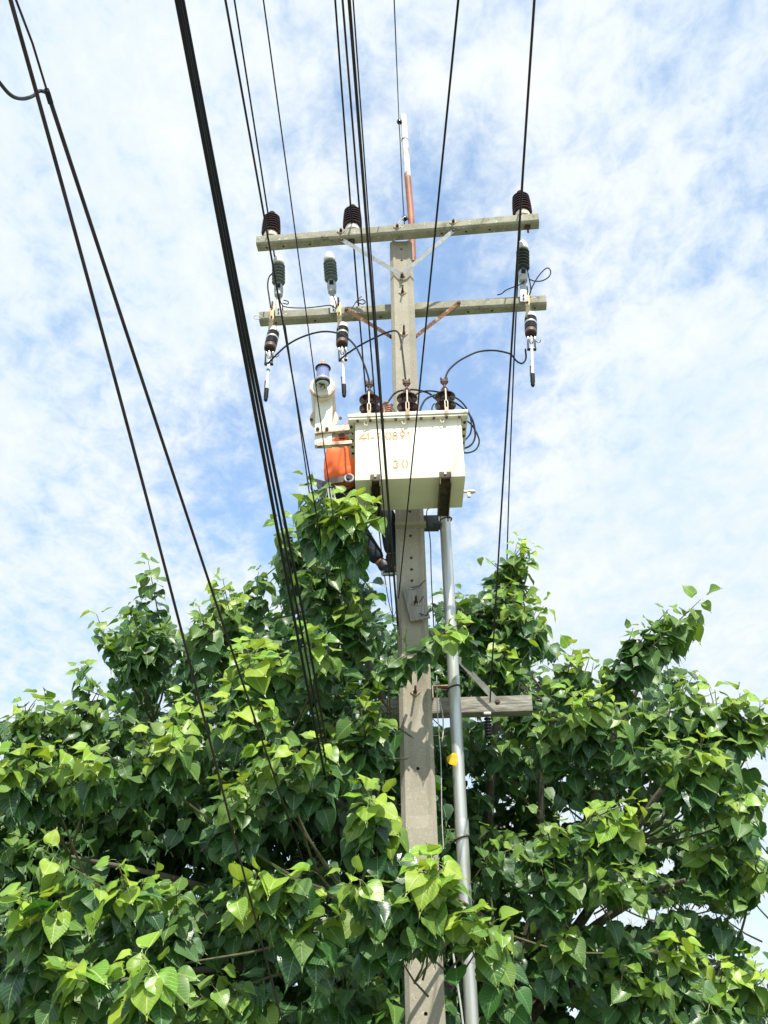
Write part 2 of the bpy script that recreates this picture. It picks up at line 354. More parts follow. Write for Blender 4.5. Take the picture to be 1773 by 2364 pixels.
# top crossarm, in front of the pole
def arm(name, mname, pL, pR, yc, yaw, hgt, dep, parent, ch=.012, label=None):
    a = at(*pL, yc+yaw); b_ = at(*pR, yc-yaw); z = (a.z+b_.z)/2
    a = Vector((a.x, yc+yaw, z)); b_ = Vector((b_.x, yc-yaw, z))
    mb = MB(); 
    x = (b_-a)
    mb.beam(a, b_, dep, hgt, ch=ch); o = mb.build(name, mname, parent, bevel=.003, label=label)
    return a, b_, o
A1a, A1b, arm1 = arm('crossarm', 'armcon', (594, 565), (1243, 509), -.165, .108, .105, .115, pole, .016, 'upper concrete crossarm in front of the pole')
A2a, A2b, arm2 = arm('crossarm', 'armcon', (600, 740), (1260, 696), .165, .075, .105, .11, pole, .016, 'lower concrete crossarm behind the pole')
def on_arm(A, B, px, dy=0., dz=0.):   # point on a crossarm axis seen at image column px
    best = None
    for k in range(401):
        P = A.lerp(B, k/400); d = abs(proj(P)[0]-px)
        if best is None or d < best[0]: best = (d, P)
    return best[1]+Vector((0, dy, dz))
for x, s_ in ((787, 0), (917, 0), (1046, 0)):
    diamond(on_arm(A1a, A1b, x, -.0585, .012), arm1, .035, bolt=.035)
for x in (617, 655, 716, 1020, 1075, 1130):
    P = on_arm(A1a, A1b, x, 0, -.0545); b1 = MB(); b1.lathe([(.009, -.004), (.009, .002)], P, (0, 0, 1), 10); b1.build('hole_shade_disc', 'holeshade', arm1)  # solid discs under the arm, the shade of open holes painted dark
for x in (812, 1216):
    P = on_arm(A1a, A1b, x, 0, -.052); b1 = MB(); b1.box(P-Vector((0, 0, .004)), (.05, .05, .006)); b1.tube([P, P-Vector((0, 0, .07))], .010, 8); b1.lathe([(.018, .008), (.018, .026)], P, (0, 0, -1), 6); b1.build('bolt', 'bolt', arm1)
for x in (637, 728, 878, 1080, 1135, 1233):
    P = on_arm(A2a, A2b, x, 0, -.0545); b1 = MB(); b1.lathe([(.009, -.004), (.009, .002)], P, (0, 0, 1), 10); b1.build('hole_shade_disc', 'holeshade', arm2)  # raised discs again, bore shade put into their dark colour
# braces
def brace(p, q, mname, parent, w=.035, label=None):
    mb = MB(); mb.beam(p, q, .006, w, up=(0, -.35, 1) if abs((q-p).x) > .1 else (1, 0, 0)); o = mb.build('brace', mname, parent, label=label)
    b_ = MB()
    for e in (p, q): b_.lathe([(.014, -.012), (.014, .014)], e, (0, -1, 0), 6)
    b_.build('bolt', 'bolt', o); return o
mid1 = at(925, 634, -.125)
mid1 = Vector((PX, -.118, mid1.z))
brace(on_arm(A1a, A1b, 790, -.03, -.06), mid1, 'galv', pole, label='grey steel flat brace under the upper crossarm, left of the pole')
brace(on_arm(A1a, A1b, 1046, -.03, -.06), mid1+Vector((.0, -.010, .0)), 'galv', pole, label='grey steel flat brace under the upper crossarm, right of the pole')
diamond(mid1+Vector((0, .012, -.015)), pole, .03, bolt=.05)
zb = at(903, 783, .09).z
brace(on_arm(A2a, A2b, 800, -.066, .0), Vector((PX-.105, .06, zb)), 'rust', pole, .032, 'rusty flat brace from the lower crossarm, left of the pole')
brace(on_arm(A2a, A2b, 1058, -.066, .0), Vector((PX+.105, .06, zb)), 'rust', pole, .032, 'rusty flat brace from the lower crossarm, right of the pole')
# rusty post behind the pole top
pst = MB(); pts = [at(931, 267, .17), at(940, 395, .17), at(949, 505, .165), at(953, 606, .16)]
pst.tube(spline(pts, 6), .031, 14); po = pst.build('steel_post', 'post', pole, label='steel pipe, white paint above and red rust below, behind the pole top')
for x, y in ((922, 281), (934, 504)):
    P = at(x, y, .14); k = MB(); k.lathe([(.022, -.02), (.028, 0), (.022, .02)], P, (0, .2, 1), 12); k.tube([P, P+Vector((.05, .02, 0))], .008, 6); k.build('clamp', 'blackpor', po)
k = MB(); k.lathe([(.0335, -.006), (.0335, .006)], at(934.5, 324, .17), (.03, 0, 1), 16); k.build('weld_ring', 'bolt', po)
cl = MB(); P = at(934, 500, .13); Q = at(915, 524, .0)
cl.tube([P, (P+Q)/2+Vector((0, 0, .02)), Q], .006, 6); cl.tube([P+Vector((-.01, 0, -.03)), Q+Vector((.02, 0, 0))], .005, 6); cl.build('tie_wire', 'galv', po)

# ---------------------------------------------------------------- pin insulators
def pin_insulator(px, base_mat, label, first=None):
    P = on_arm(A1a, A1b, px, 0, .053)
    if first:
        o = copy_tree(first); o.location = P; o['label'] = label
        for ch in list(o.children):
            if ch.name.startswith('base'): ch.data = ch.data.copy(); ch.data.materials[0] = MT[base_mat]
        return o
    o = thing('pin_insulator', P, label, 'insulator', 'ribbed brown insulators on the upper crossarm')
    b_ = MB(); b_.lathe([(.040, 0), (.062, .004), (.066, .03), (.060, .055), (.045, .07)], P); b_.build('base', base_mat, o)
    s_ = MB(); pr = [(.045, .062)]
    for k in range(7):
        z = .068+k*.030; R2 = .087-(.0005*k*k*.6)
        pr += [(R2-.034, z+.000), (R2-.002, z-.005), (R2, z+.001), (R2-.014, z+.010), (R2-.036, z+.017)]
    pr += [(.045, .285), (.030, .295), (.034, .31), (.028, .322), (.0, .325)]
    s_.lathe(pr, P, n=28); s_.build('sheds', 'brownpor', o)
    t_ = MB(); t_.tube([P+Vector((-.035*math.cos(a), .035*math.sin(a), .30)) for a in np.linspace(0, 2*math.pi, 13)], .004, 6); t_.build('tie_wire', 'black', o)
    return o
pin1 = pin_insulator(624, 'cream', 'brown ribbed insulator with tan base on the left end of the upper crossarm')
pin2 = pin_insulator(813, 'creamw', 'brown ribbed insulator with white base standing on the middle of the upper crossarm', pin1)
pin3 = pin_insulator(1209, 'cream', 'brown ribbed insulator with tan base on the right end of the upper crossarm', pin1)

# ---------------------------------------------------------------- surge arresters (on the lower crossarm)
def arrester(px, py_tip, px_tip, label, first=None, tilt=0., dark=False):
    P = on_arm(A2a, A2b, px, -.085, -.045)
    if first:
        o = copy_tree(first); o.location = P; o['label'] = label; o.rotation_euler = (0, tilt, 0)
        if dark:
            for ch in o.children:
                if ch.name.startswith('shed'): ch.data = ch.data.copy(); ch.data.materials[0] = MT['darkrub']
        return o
    o = thing('surge_arrester', P, label, 'arrester', 'surge arresters on the lower crossarm')
    b_ = MB(); b_.box(P+Vector((0, -.004, .085)), (.060, .012, .19)); b_.box(P+Vector((0, .012, .20)), (.045, .03, .10)); b_.build('bracket', 'palegrey', o, bevel=.003)
    h = MB()
    for z in (.02, .06): h.lathe([(.008, 0), (.008, .012)], P+Vector((0, -.008, z)), (0, -1, 0), 8)
    h.build('bolt', 'bolt', o)
    d = MB(); d.lathe([(.020, .22), (.036, .23), (.041, .28), (.041, .335), (.036, .350), (.026, .355)], P, n=20)
    d.build('disconnector', 'palegrey', o)
    d = MB(); d.box(P+Vector((0, -.036, .315)), (.038, .018, .05)); d.build('earth_terminal', 'black', o, bevel=.004)
    s_ = MB(); pr = [(.030, .350), (.030, .385)]
    for k in range(6):
        z = .385+k*.037; pr += [(.034, z), (.057, z+.002), (.060, z+.008), (.046, z+.016), (.034, z+.022)]
    pr += [(.036, .612)]
    s_.lathe(pr, P, n=26); s_.build('sheds', 'greyrub', o)
    c = MB(); c.lathe([(.050, .606), (.053, .612), (.053, .640), (.044, .672), (.030, .705), (.014, .722), (.0, .727)], P, n=24); c.build('cone_cap', 'white', o)
    n_ = MB(); n_.lathe([(.029, .348), (.029, .384)], P, n=20); n_.build('neck', 'creamw', o)
    o.rotation_euler = (0, tilt, 0)
    return o
ar1 = arrester(645, 0, 0, 'grey ribbed arrester with white cone cap beside the left end of the lower crossarm', tilt=R_(-2.2))
ar2 = arrester(772, 0, 0, 'grey ribbed arrester with white cone cap, the one nearer the pole on its left', ar1, tilt=R_(-4.0))
ar3 = arrester(1206, 0, 0, 'dark ribbed arrester with white cone cap right of the pole, behind a wire', ar1, tilt=R_(4.0), dark=True)

# ---------------------------------------------------------------- fuse cutouts hanging open under the lower crossarm
def cutout(px, label, first=None, lean=0., swing=0.):
    P = on_arm(A2a, A2b, px, -.075, 0)
    if first:
        o = copy_tree(first); o.location = P; o['label'] = label; o.rotation_euler = (0, lean, 0); return o
    o = thing('fuse_cutout', P, label, 'fuse cutout', 'dropped open fuse cutouts under the lower crossarm')
    b_ = MB(); b_.box(P+Vector((0, 0, -.005)), (.040, .010, .15)); b_.box(P+Vector((0, .05, .068)), (.036, .1, .008)); b_.build('clamp_plate', 'yellowsteel', o, bevel=.003)
    b_ = MB()
    for z in (.05, -.055): b_.lathe([(.008, 0), (.008, .014)], P+Vector((0, -.005, z)), (0, -1, 0), 8)
    b_.tube([P+Vector((0, -.0, .07)), P+Vector((0, 0, .13))], .008, 8); b_.build('bolt', 'bolt', o)
    st = MB(); st.plate([P+Vector((-.02, .0, -.08)), P+Vector((.02, .0, -.08)), P+Vector((.02, -.03, -.24)), P+Vector((.012, -.045, -.33)), P+Vector((-.012, -.045, -.33)), P+Vector((-.02, -.03, -.24))], (0, -1, 0), .008); st.build('strap', 'channel', o)
    T = P+Vector((.026, .03, -.155)); ax = Vector((-.017, -.10, -.30)).normalized()
    s_ = MB(); s_.lathe([(.030, .02), (.048, .03), (.050, .075), (.046, .085)], T, ax, 24); s_.build('top_cap', 'white', o)
    s_ = MB(); pr = [(.046, .080)]
    for k in range(6): z = .088+k*.032; pr += [(.042, z), (.053, z+.006), (.053, z+.016), (.044, z+.024)]
    pr += [(.050, .29)]; s_.lathe(pr, T, ax, 24); s_.build('porcelain', 'blackpor', o)
    s_ = MB(); s_.lathe([(.050, .285), (.052, .29), (.050, .330), (.040, .338), (.030, .325)], T, ax, 24); s_.build('end_cap', 'capbrown', o)
    mb_ = MB(); mb_.lathe([(.0535, .165), (.0535, .190)], T, ax, 24); mb_.build('band', 'palegrey', o)
    E = T+ax*.34
    s_ = MB(); s_.tube([E, E+Vector((-.004, -.01, -.05))], .012, 8); s_.box(E+Vector((-.03, -.01, -.10)), (.012, .03, .12)); s_.box(E+Vector((.028, -.01, -.10)), (.012, .03, .12)); s_.box(E+Vector((.0, .0, -.05)), (.065, .03, .014)); s_.box(E+Vector((0, -.01, -.165)), (.075, .028, .018))
    s_.tube(spline([E+Vector((.03, 0, -.06)), E+Vector((.055, 0, -.085)), E+Vector((.075, 0, -.075)), E+Vector((.08, 0, -.055))], 5), .004, 6)
    s_.build('hinge', 'blackpor', o, bevel=.002)
    s_ = MB(); s_.lathe([(.016, 0), (.020, .02), (.014, .06)], E+Vector((0, -.012, -.10)), (0, 0, 1), 12); s_.tube([E+Vector((-.02, -.02, -.05)), E+Vector((0, -.022, -.12))], .008, 6); s_.build('contact', 'palegrey', o)
    F0 = E+Vector((0, -.012, -.13)); F1 = F0+Vector((-.006, -.02, -.37))
    s_ = MB(); s_.tube([F0, F1], .0135, 14); ft = s_.build('fuse_tube', 'white', o)
    s_ = MB(); s_.tube([F0.lerp(F1, .28), F0.lerp(F1, .34)], .0142, 14); s_.build('band', 'green', ft)
    d_ = (F1-F0).normalized()
    s_ = MB(); s_.lathe([(.0145, -.06), (.019, -.055), (.019, .03), (.016, .04), (.017, .06), (.010, .075)], F1, d_, 14); s_.box(F1-d_*.09+Vector((-.014, 0, 0)), (.012, .014, .10)); s_.build('ferrule', 'black', ft)
    o.rotation_euler = (0, lean, 0)
    return o
cu1 = cutout(629, 'open fuse cutout with green-banded white tube, hanging at the left end of the lower crossarm')
cu2 = cutout(783, 'open fuse cutout hanging under the lower crossarm just above the tank breather jar', cu1, lean=R_(-3))
cu3 = cutout(1215, 'open fuse cutout hanging from the right end of the lower crossarm', cu1, lean=R_(3))

for c_ in (cu2, cu3):
    for ch in list(c_.children_recursive):
        if ch.name.startswith('band') and ch.parent.name.startswith('fuse_tube'): bpy.data.objects.remove(ch)
# ---------------------------------------------------------------- transformer
BY = -.77; BX0, BX1 = -.197, .568; BZ0, BZ1 = 5.645, 6.150
YAW = .02
tr = thing('transformer', ((BX0+BX1)/2, -.55, BZ0), 'cream white transformer tank with three brown bushings mounted on the pole', 'transformer')
def yb(x): return BY - YAW*(x-BX0)/(BX1-BX0)*1.5
tk = MB(); tk.quad_box([(BX0, yb(BX0), BZ0), (BX1, yb(BX1), BZ0), (BX1, yb(BX1)+.42, BZ0), (BX0, yb(BX0)+.42, BZ0), (BX0, yb(BX0), BZ1), (BX1-.006, yb(BX1), BZ1), (BX1-.006, yb(BX1)+.42, BZ1), (BX0, yb(BX0)+.42, BZ1)])
tank = tk.build('tank', 'boxpaint', tr, bevel=.006)
LX0, LX1 = -.247, .612
ld = MB(); ld.quad_box([(LX0, yb(LX0)-.05, BZ1+.002), (LX1, yb(LX1)-.05, BZ1+.002), (LX1, yb(LX1)+.47, BZ1+.002), (LX0, yb(LX0)+.47, BZ1+.002), (LX0, yb(LX0)-.05, BZ1+.030), (LX1, yb(LX1)-.05, BZ1+.030), (LX1, yb(LX1)+.47, BZ1+.030), (LX0, yb(LX0)+.47, BZ1+.030)])
lid = ld.build('lid', 'boxunder', tr, bevel=.003)
fl = MB(); fl.beam((BX0-.045, yb(BX0)-.022, BZ1-.008), (BX1+.038, yb(BX1)-.022, BZ1-.008), .040, .014); fl.beam((BX0-.024, yb(BX0), BZ1-.008), (BX0-.024, yb(BX0)+.43, BZ1-.008), .040, .014); fl.beam((BX1+.018, yb(BX1), BZ1-.008), (BX1+.018, yb(BX1)+.43, BZ1-.008), .040, .014)
flange = fl.build('flange', 'boxunder', tr)
for k in range(9):
    x = BX0+.02+k*(BX1-BX0-.04)/8; b1 = MB(); P = Vector((x, yb(x)-.030, BZ1-.016)); b1.lathe([(.010, 0), (.010, .012)], P, (0, 0, -1), 6); b1.build('bolt', 'bolt', flange)
for k in range(5):
    for xx in (BX0-.028, BX1+.022):
        b1 = MB(); P = Vector((xx, yb(xx)+.04+k*.085, BZ1-.016)); b1.lathe([(.010, 0), (.010, .012)], P, (0, 0, -1), 6); b1.build('bolt', 'bolt', flange)
# lifting lugs
for x in (845, 932, 1020):
    P = at(x, 973, BY); P = Vector((P.x, yb(P.x)-.02, BZ1-.045)); b1 = MB(); b1.tube(spline([P+Vector((-.015, 0, .04)), P+Vector((-.012, -.004, .0)), P+Vector((0, -.006, -.014)), P+Vector((.012, -.004, .0)), P+Vector((.015, 0, .04))], 5), .0035, 6); b1.build('lug', 'boxunder', tr)
# bushings
for k, x in enumerate((853, 939, 1026)):
    P = at(x, 900, -.70); P = Vector((P.x, -.70-.01*k, BZ1+.030))
    s_ = MB(); pr = [(.05, 0), (.045, .012)]
    for z in (.035, .125, .205):
        pr += [(.035, z-.015), (.042, z+.018), (.072, z+.004), (.076, z+.002), (.077, z+.008), (.060, z+.024), (.040, z+.040), (.032, z+.055)]
    pr += [(.030, .272), (.024, .285), (.016, .290)]
    bs = s_.build('x', 'brownpor') if False else None
    s_.lathe(pr, P, n=32); bs = s_.build('bushing', 'brownpor', tr)
    t_ = MB(); t_.lathe([(.016, .285), (.018, .295), (.010, .302), (.010, .325)], P, n=14); t_.box(P+Vector((0, 0, .350)), (.034, .022, .045)); t_.tube([P+Vector((-.02, 0, .335)), P+Vector((-.024, -.004, .385))], .007, 8); t_.tube([P+Vector((.02, 0, .335)), P+Vector((.022, -.002, .390))], .007, 8); t_.tube([P+Vector((-.03, -.01, .345)), P+Vector((.03, -.01, .345))], .006, 6)
    t_.build('terminal', 'bolt', bs, bevel=.002)
    a_ = MB(); Q = Vector((P.x-.003, yb(P.x)-.055, BZ1+.005))
    a_.box(Q+Vector((0, 0, .018)), (.026, .008, .055)); a_.build('horn_bracket', 'angle', bs)
    a_ = MB(); a_.tube([Q+Vector((-.010, 0, .04)), Q+Vector((-.010, 0, .10))], .0045, 6); a_.tube([Q+Vector((.010, 0, .04)), Q+Vector((.010, 0, .10))], .0045, 6); a_.tube([Q+Vector((-.010, 0, .10)), Q+Vector((0, 0, .112)), Q+Vector((.010, 0, .10))], .0045, 6); a_.tube([Q+Vector((0, .004, .11)), Q+Vector((0, .004, .215))], .0058, 6); a_.build('arcing_horn', 'cream', bs)
# number strokes painted on the tank
def strokes(paths, w=.0095, name='number', parent=tank):
    mb = MB()
    for path in paths:
        pts = []
        for x, y in path:
            P = at(x, y, BY); pts.append(Vector((P.x, yb(P.x)-.0022, P.z)))
        for a, b_ in zip(pts, pts[1:]):
            mb.beam(a-(b_-a).normalized()*w*.2, b_+(b_-a).normalized()*w*.2, .0015, w, up=(0, 0, 1) if abs((b_-a).normalized().z) < .7 else (1, 0, 0))
    return mb.build(name, 'numpaint', parent, smooth=False)
def arc(cx, cy, rx, ry, a0, a1, n=7): return [(cx+rx*math.cos(R_(a)), cy-ry*math.sin(R_(a))) for a in np.linspace(a0, a1, n)]
y0 = 1008
strokes([[(841, 1002), (831, 1011)], [(829, 1013), (846, 1012)], [(840, 1014), (840, 1018)]]); strokes([[(848, 1004), (851, 1001), (850, 1016)]]); strokes([[(856, 1012), (863, 1011.5)]])
strokes([[(873, 1003), (876, 1001)], [(875.5, 1008), (875.2, 1014)]], .008)
strokes([arc(896, y0, 5, 8, 105, 255), arc(898, y0, 5, 8, -75, 75)])
strokes([arc(912, 1004, 4, 4, 20, 160), arc(912, 1004, 4, 4, 200, 340), arc(912, 1012, 5, 4.5, 110, 250), arc(912, 1012, 5, 4.5, -70, 70)])
strokes([arc(929, 1004, 5, 5, 15, 170), arc(929, 1004, 5, 5, 190, 345), [(934, 1005), (932, 1011), (927, 1015)]])
strokes([[(940, 1003), (944, 1000), (944.5, 1014.5)]])
strokes([arc(913, 1070, 4.5, 4, -60, 150), arc(913, 1078, 5, 4.2, -160, 60)]); strokes([arc(934, 1073.5, 5, 8, 105, 255), arc(936, 1073.5, 5, 8, -75, 75)])
# support channels beneath
for xa, xb, lab in ((1014, 1041, None), (855, 878, None)):
    a = at(xa, 1100, BY).x; c_ = at(xb, 1100, BY).x; yf = yb(a)
    m_ = MB(); m_.box(((a+c_)/2, yf-.006, BZ0+.012), (c_-a, .008, .055)); m_.box(((a+c_)/2, yf+.25, BZ0-.010), (c_-a, .52, .008)); m_.box((a+.004, yf+.25, BZ0-.035), (.008, .52, .05)); m_.box((c_-.004, yf+.25, BZ0-.035), (.008, .52, .05))
    ch = m_.build('support_channel', 'channel', tr, bevel=.002)
    m_ = MB(); m_.lathe([(.009, 0), (.009, .010)], ((a+c_)/2, yf-.010, BZ0+.022), (0, -1, 0), 8); m_.build('bolt', 'creamw', ch)
m_ = MB(); m_.beam((PX-.112, -.18, BZ0-.020), (PX+.115, -.18, BZ0-.020), .06, .030); m_.build('support_bar', 'concrete', tr)
P = at(1076, 1135, -.55); m_ = MB(); m_.tube([P-Vector((.03, 0, 0)), P+Vector((.02, 0, 0))], .010, 10); m_.lathe([(.014, 0), (.016, .005), (.016, .03), (.010, .05)], P+Vector((.015, 0, 0)), (1, 0, 0), 10); m_.box(P+Vector((.018, 0, -.03)), (.02, .02, .035)); m_.build('drain_valve', 'brass', tr, bevel=.002)
# conservator
Cc = at(744, 893, -.86); r_ = .088
m_ = MB(); m_.lathe([(r_, 0), (r_+.004, .004), (r_+.004, .018), (r_, .022), (r_, .40), (r_*.9, .425), (r_*.3, .44)], Cc, (0, 1, 0), 40); cons = m_.build('conservator', 'pinkpaint', tr)
m_ = MB(); m_.lathe([(r_*.93, .0), (r_*.9, -.004), (.052, -.004)], Cc, (0, 1, 0), 40); m_.build('end_plate', 'boxunder', cons)
m_ = MB(); m_.lathe([(r_+.001, -.003), (r_+.006, -.001), (r_+.006, .012), (r_+.001, .014)], Cc, (0, 1, 0), 40); m_.build('rim', 'angle', cons)
Jb = at(745, 886, -.925)
m_ = MB(); m_.lathe([(.040, 0), (.052, .004), (.054, .012), (.050, .022)], Jb, n=32); m_.build('jar_base', 'black', cons)
m_ = MB(); m_.lathe([(.012, -.010), (.040, -.008), (.044, 0), (.040, .003)], Jb, n=28); m_.build('jar_bottom', 'bowl', cons)
m_ = MB(); m_.box(Jb+Vector((-.012, -.015, -.014)), (.030, .008, .010), Matrix.Rotation(.5, 3, 'Z')); m_.box(Jb+Vector((.012, .012, -.014)), (.008, .04, .008)); m_.tube([Jb+Vector((.01, -.02, -.016)), Jb+Vector((-.02, .02, -.016))], .004, 6); m_.build('jar_fitting', 'bolt', cons)
m_ = MB(); m_.lathe([(.050, .020), (.0525, .024), (.0525, .034), (.050, .040)], Jb, n=32); m_.build('jar_ring', 'palegrey', cons)
m_ = MB(); m_.lathe([(.046, .038), (.046, .135)], Jb, n=32); m_.build('glass_jar', 'blueglass', cons)
m_ = MB(); m_.lathe([(.010, .036), (.010, .137)], Jb, n=12); m_.build('jar_rod', 'white', cons)
m_ = MB(); m_.lathe([(.050, .134), (.056, .136), (.057, .141), (.054, .146)], Jb, n=32); m_.build('jar_lid', 'black', cons)
m_ = MB(); m_.lathe([(.052, .146), (.048, .152), (.02, .160), (.012, .162)], Jb, n=32); m_.build('jar_top', 'creamw', cons)
m_ = MB(); m_.lathe([(.012, .160), (.013, .19), (.014, .200), (.010, .210), (.003, .213)], Jb, n=14); m_.build('knob', 'orangeknob', cons)
m_ = MB(); m_.tube([Cc+Vector((0, -.0, .03)), Jb+Vector((0, .02, .16))], .02, 10); m_.build('neck_pipe', 'pinkpaint', cons)
a = at(728, 940, -.80); b_ = at(766, 1026, -.80)
cp = MB(); cp.box(((a.x+b_.x)/2, -.775, (Cc.z-.06+b_.z)/2), (b_.x-a.x, .05, Cc.z-.06-b_.z)); cp.build('column', 'boxunder', tr, bevel=.003)
sd = MB(); Pc = Vector((Cc.x, -.62, Cc.z-.14)); sd.lathe([(.105, 0), (.105, .006)], Pc+Vector((0, .0, .03)), (0, 1, 0), 32); sd.build('saddle', 'pinkpaint', tr)
for x, y in ((719, 970), (786, 967)):
    P = at(x, y, -.63); b1 = MB(); b1.lathe([(.010, 0), (.012, .012)], P, (0, -1, 0), 8); b1.build('bolt', 'bolt', tr)
P1 = at(727, 993, -.82); P2 = at(806, 985, -.80)
m_ = MB(); m_.beam(P1, P2, .006, .036); m_.beam(P1+Vector((0, .035, -.016)), P2+Vector((0, .035, -.016)), .07, .006); ao = m_.build('support_arm', 'pinkpaint', tr)
m_ = MB(); m_.beam(P1+Vector((0, .018, -.026)), P2+Vector((0, .018, -.026)), .05, .012); m_.build('arm_edge', 'angle', ao)
for dx in (.02, .085):
    b1 = MB(); b1.lathe([(.013, 0), (.012, .012), (.006, .016)], P1+Vector((dx, -.003, .004)), (0, -1, 0), 10); b1.build('bolt', 'bolt', ao)
P1 = at(732, 1026, -.82); P2 = at(812, 1020, -.80)
m_ = MB(); m_.beam(P1, P2, .006, .026); m_.beam(P1+Vector((0, .03, .010)), P2+Vector((0, .03, .010)), .06, .006); m_.build('support_arm', 'angle', tr)
P1 = at(760, 1007, -.76); P2 = at(812, 1004, -.74)
m_ = MB(); m_.tube([P1, P2], .011, 14); pp = m_.build('oil_pipe', 'palegrey', tr)
m_ = MB(); pm = P1.lerp(P2, .55)
for dx in (-.012, .008): m_.lathe([(.030, 0), (.030, .008)], pm+Vector((dx, 0, 0)), (1, 0, 0), 18)
for an in range(4): q = Vector((0, .022*math.cos(an*1.57+.7), .022*math.sin(an*1.57+.7))); m_.tube([pm+q-Vector((.022, 0, 0)), pm+q+Vector((.026, 0, 0))], .005, 6)
m_.build('pipe_flange', 'capbrown', pp)

# ---------------------------------------------------------------- conduit with straps
cdt = thing('conduit', (.465, -.04, 0), 'shiny round galvanised steel conduit pipe running down beside the concrete pole', 'conduit')
zt = at(1024, 1172, -.04).z
m_ = MB(); m_.tube([(.458, -.05, zt+.12), (.462, -.05, 5.0), (.466, -.045, 3.0), (.470, -.04, 0)], .0415, 28); cpipe = m_.build('pipe', 'pipe', cdt)
for y in (1201, 1588, 1936):
    P = at(1035, y, -.05); z = P.z
    m_ = MB(); ring = [Vector((.464+.046*math.cos(a), -.047+.046*math.sin(a), z+.012*math.cos(a))) for a in np.linspace(0, 2*math.pi, 22)]
    m_.tube(ring, .006, 6); m_.tube([ring[10], ring[10]+Vector((-.04, .0, .0))], .005, 6); m_.build('strap', 'bolt', cdt)
P = at(1000, 1205, -.05); m_ = MB(); m_.box((.355, -.03, P.z), (.115, .08, .10)); m_.box((.40, -.05, P.z-.03), (.05, .10, .025)); m_.build('strap_bracket', 'greybox', cdt, bevel=.004, label='dark grey bracket between pole and conduit')
P = at(1022, 1592, -.05); m_ = MB(); m_.beam((.315, -.03, P.z+.03), (.425, -.03, P.z+.03), .05, .006); m_.beam((.425, -.03, P.z+.03), (.425, -.03, P.z-.05), .05, .006, up=(1, 0, 0)); m_.beam((.315, -.03, P.z+.03), (.315, -.03, P.z-.06), .05, .006, up=(1, 0, 0)); m_.build('strap_bracket', 'angle', cdt)
m_ = MB(); P = at(1076, 2120, -.05); m_.lathe([(.0445, -.05), (.0455, -.045), (.0455, .045), (.0445, .05)], (.4675, -.043, at(1060, 1911, -.05).z), n=28); m_.build('coupling', 'pipe', cdt)

# ---------------------------------------------------------------- wooden crossarm low on the pole
wa = thing('wooden_crossarm', (.5, .2, 4.35), 'weathered grey wooden crossarm behind the pole among the leaves', 'crossarm')
P = at(1222, 1612, .12); zt = P.z
m_ = MB(); m_.beam((-.09, .20, 4.335), (1.018, .17, 4.335), .11, .115); wbeam = m_.build('beam', 'woodarm', wa, bevel=.004)
q1 = at(1058, 1522, .06); q2 = at(1110, 1578, .07); q3 = at(1148, 1622, .08)
m_ = MB(); m_.beam(q1+(q1-q2)*1.2, q2, .007, .036, up=(0, -.3, 1)); m_.beam(q2+Vector((0, -.006, 0)), q3+Vector((.01, -.006, -.008)), .007, .040, up=(0, -.3, 1)); br = m_.build('brace', 'galv', wa)
m_ = MB(); m_.lathe([(.020, 0), (.020, .006), (.012, .007), (.012, .024)], q3+Vector((0, -.008, 0)), (0, -1, 0), 12); m_.build('bolt', 'bolt', br)
sp_ = thing('spool_insulator', at(1128, 1648, .10), 'small dark spool insulator rack hanging under the wooden crossarm, right of the conduit', 'insulator')
m_ = MB(); P = at(1125, 1648, .10); m_.box(P+Vector((0, 0, .0)), (.05, .03, .018)); m_.build('clamp', 'galv', sp_, bevel=.002)
m_ = MB(); pr = []
for k in range(7): z = -.03-k*.022; pr += [(.012, z), (.026, z-.004), (.026, z-.010), (.013, z-.016)]
m_.lathe(pr, P, n=16); m_.build('spool', 'blackpor', sp_)
# small grey board nailed to the pole
cn = [at(929, 1358, -.135), at(973, 1351, -.135), at(993, 1427, -.135), at(948, 1436, -.135)]
bd = thing('wooden_board', (cn[0]+cn[2])/2, 'tilted grey wooden board fixed with bolt and nails to the front of the pole', 'board')
m_ = MB(); m_.plate([Vector((p.x, -.128, p.z)) for p in cn], (0, -1, 0), .018); m_.build('panel', 'board', bd, bevel=.002)
P = at(960, 1392, -.15); m_ = MB(); m_.box((P.x, -.150, P.z), (.045, .006, .034)); m_.build('washer', 'washer', bd)
m_ = MB(); m_.tube([(P.x, -.14, P.z), (P.x, -.255, P.z)], .009, 8); m_.lathe([(.016, 0), (.016, .016)], (P.x, -.153, P.z), (0, -1, 0), 6); m_.build('bolt', 'bolt', bd)
for (xa, ya, xb, yb_) in ((945, 1358, 972, 1351), (968, 1391, 978, 1377), (966, 1416, 986, 1421), (986, 1421, 988, 1412), (970, 1351, 981, 1340)):
    m_ = MB(); m_.tube([at(xa, ya, -.148), at(xb, yb_, -.19)], .0035, 6); m_.build('nail', 'bolt', bd)
m_ = MB(); m_.tube([at(945, 1360, -.152), at(970, 1352, -.152)], .006, 6); m_.tube([at(968, 1418, -.152), at(984, 1418, -.156)], .006, 6); m_.tube(spline([at(961, 1392, -.2), at(960, 1402, -.19), at(964, 1414, -.17), at(978, 1434, -.16)], 5), .0022, 5); m_.build('wire_scrap', 'palegrey', bd)

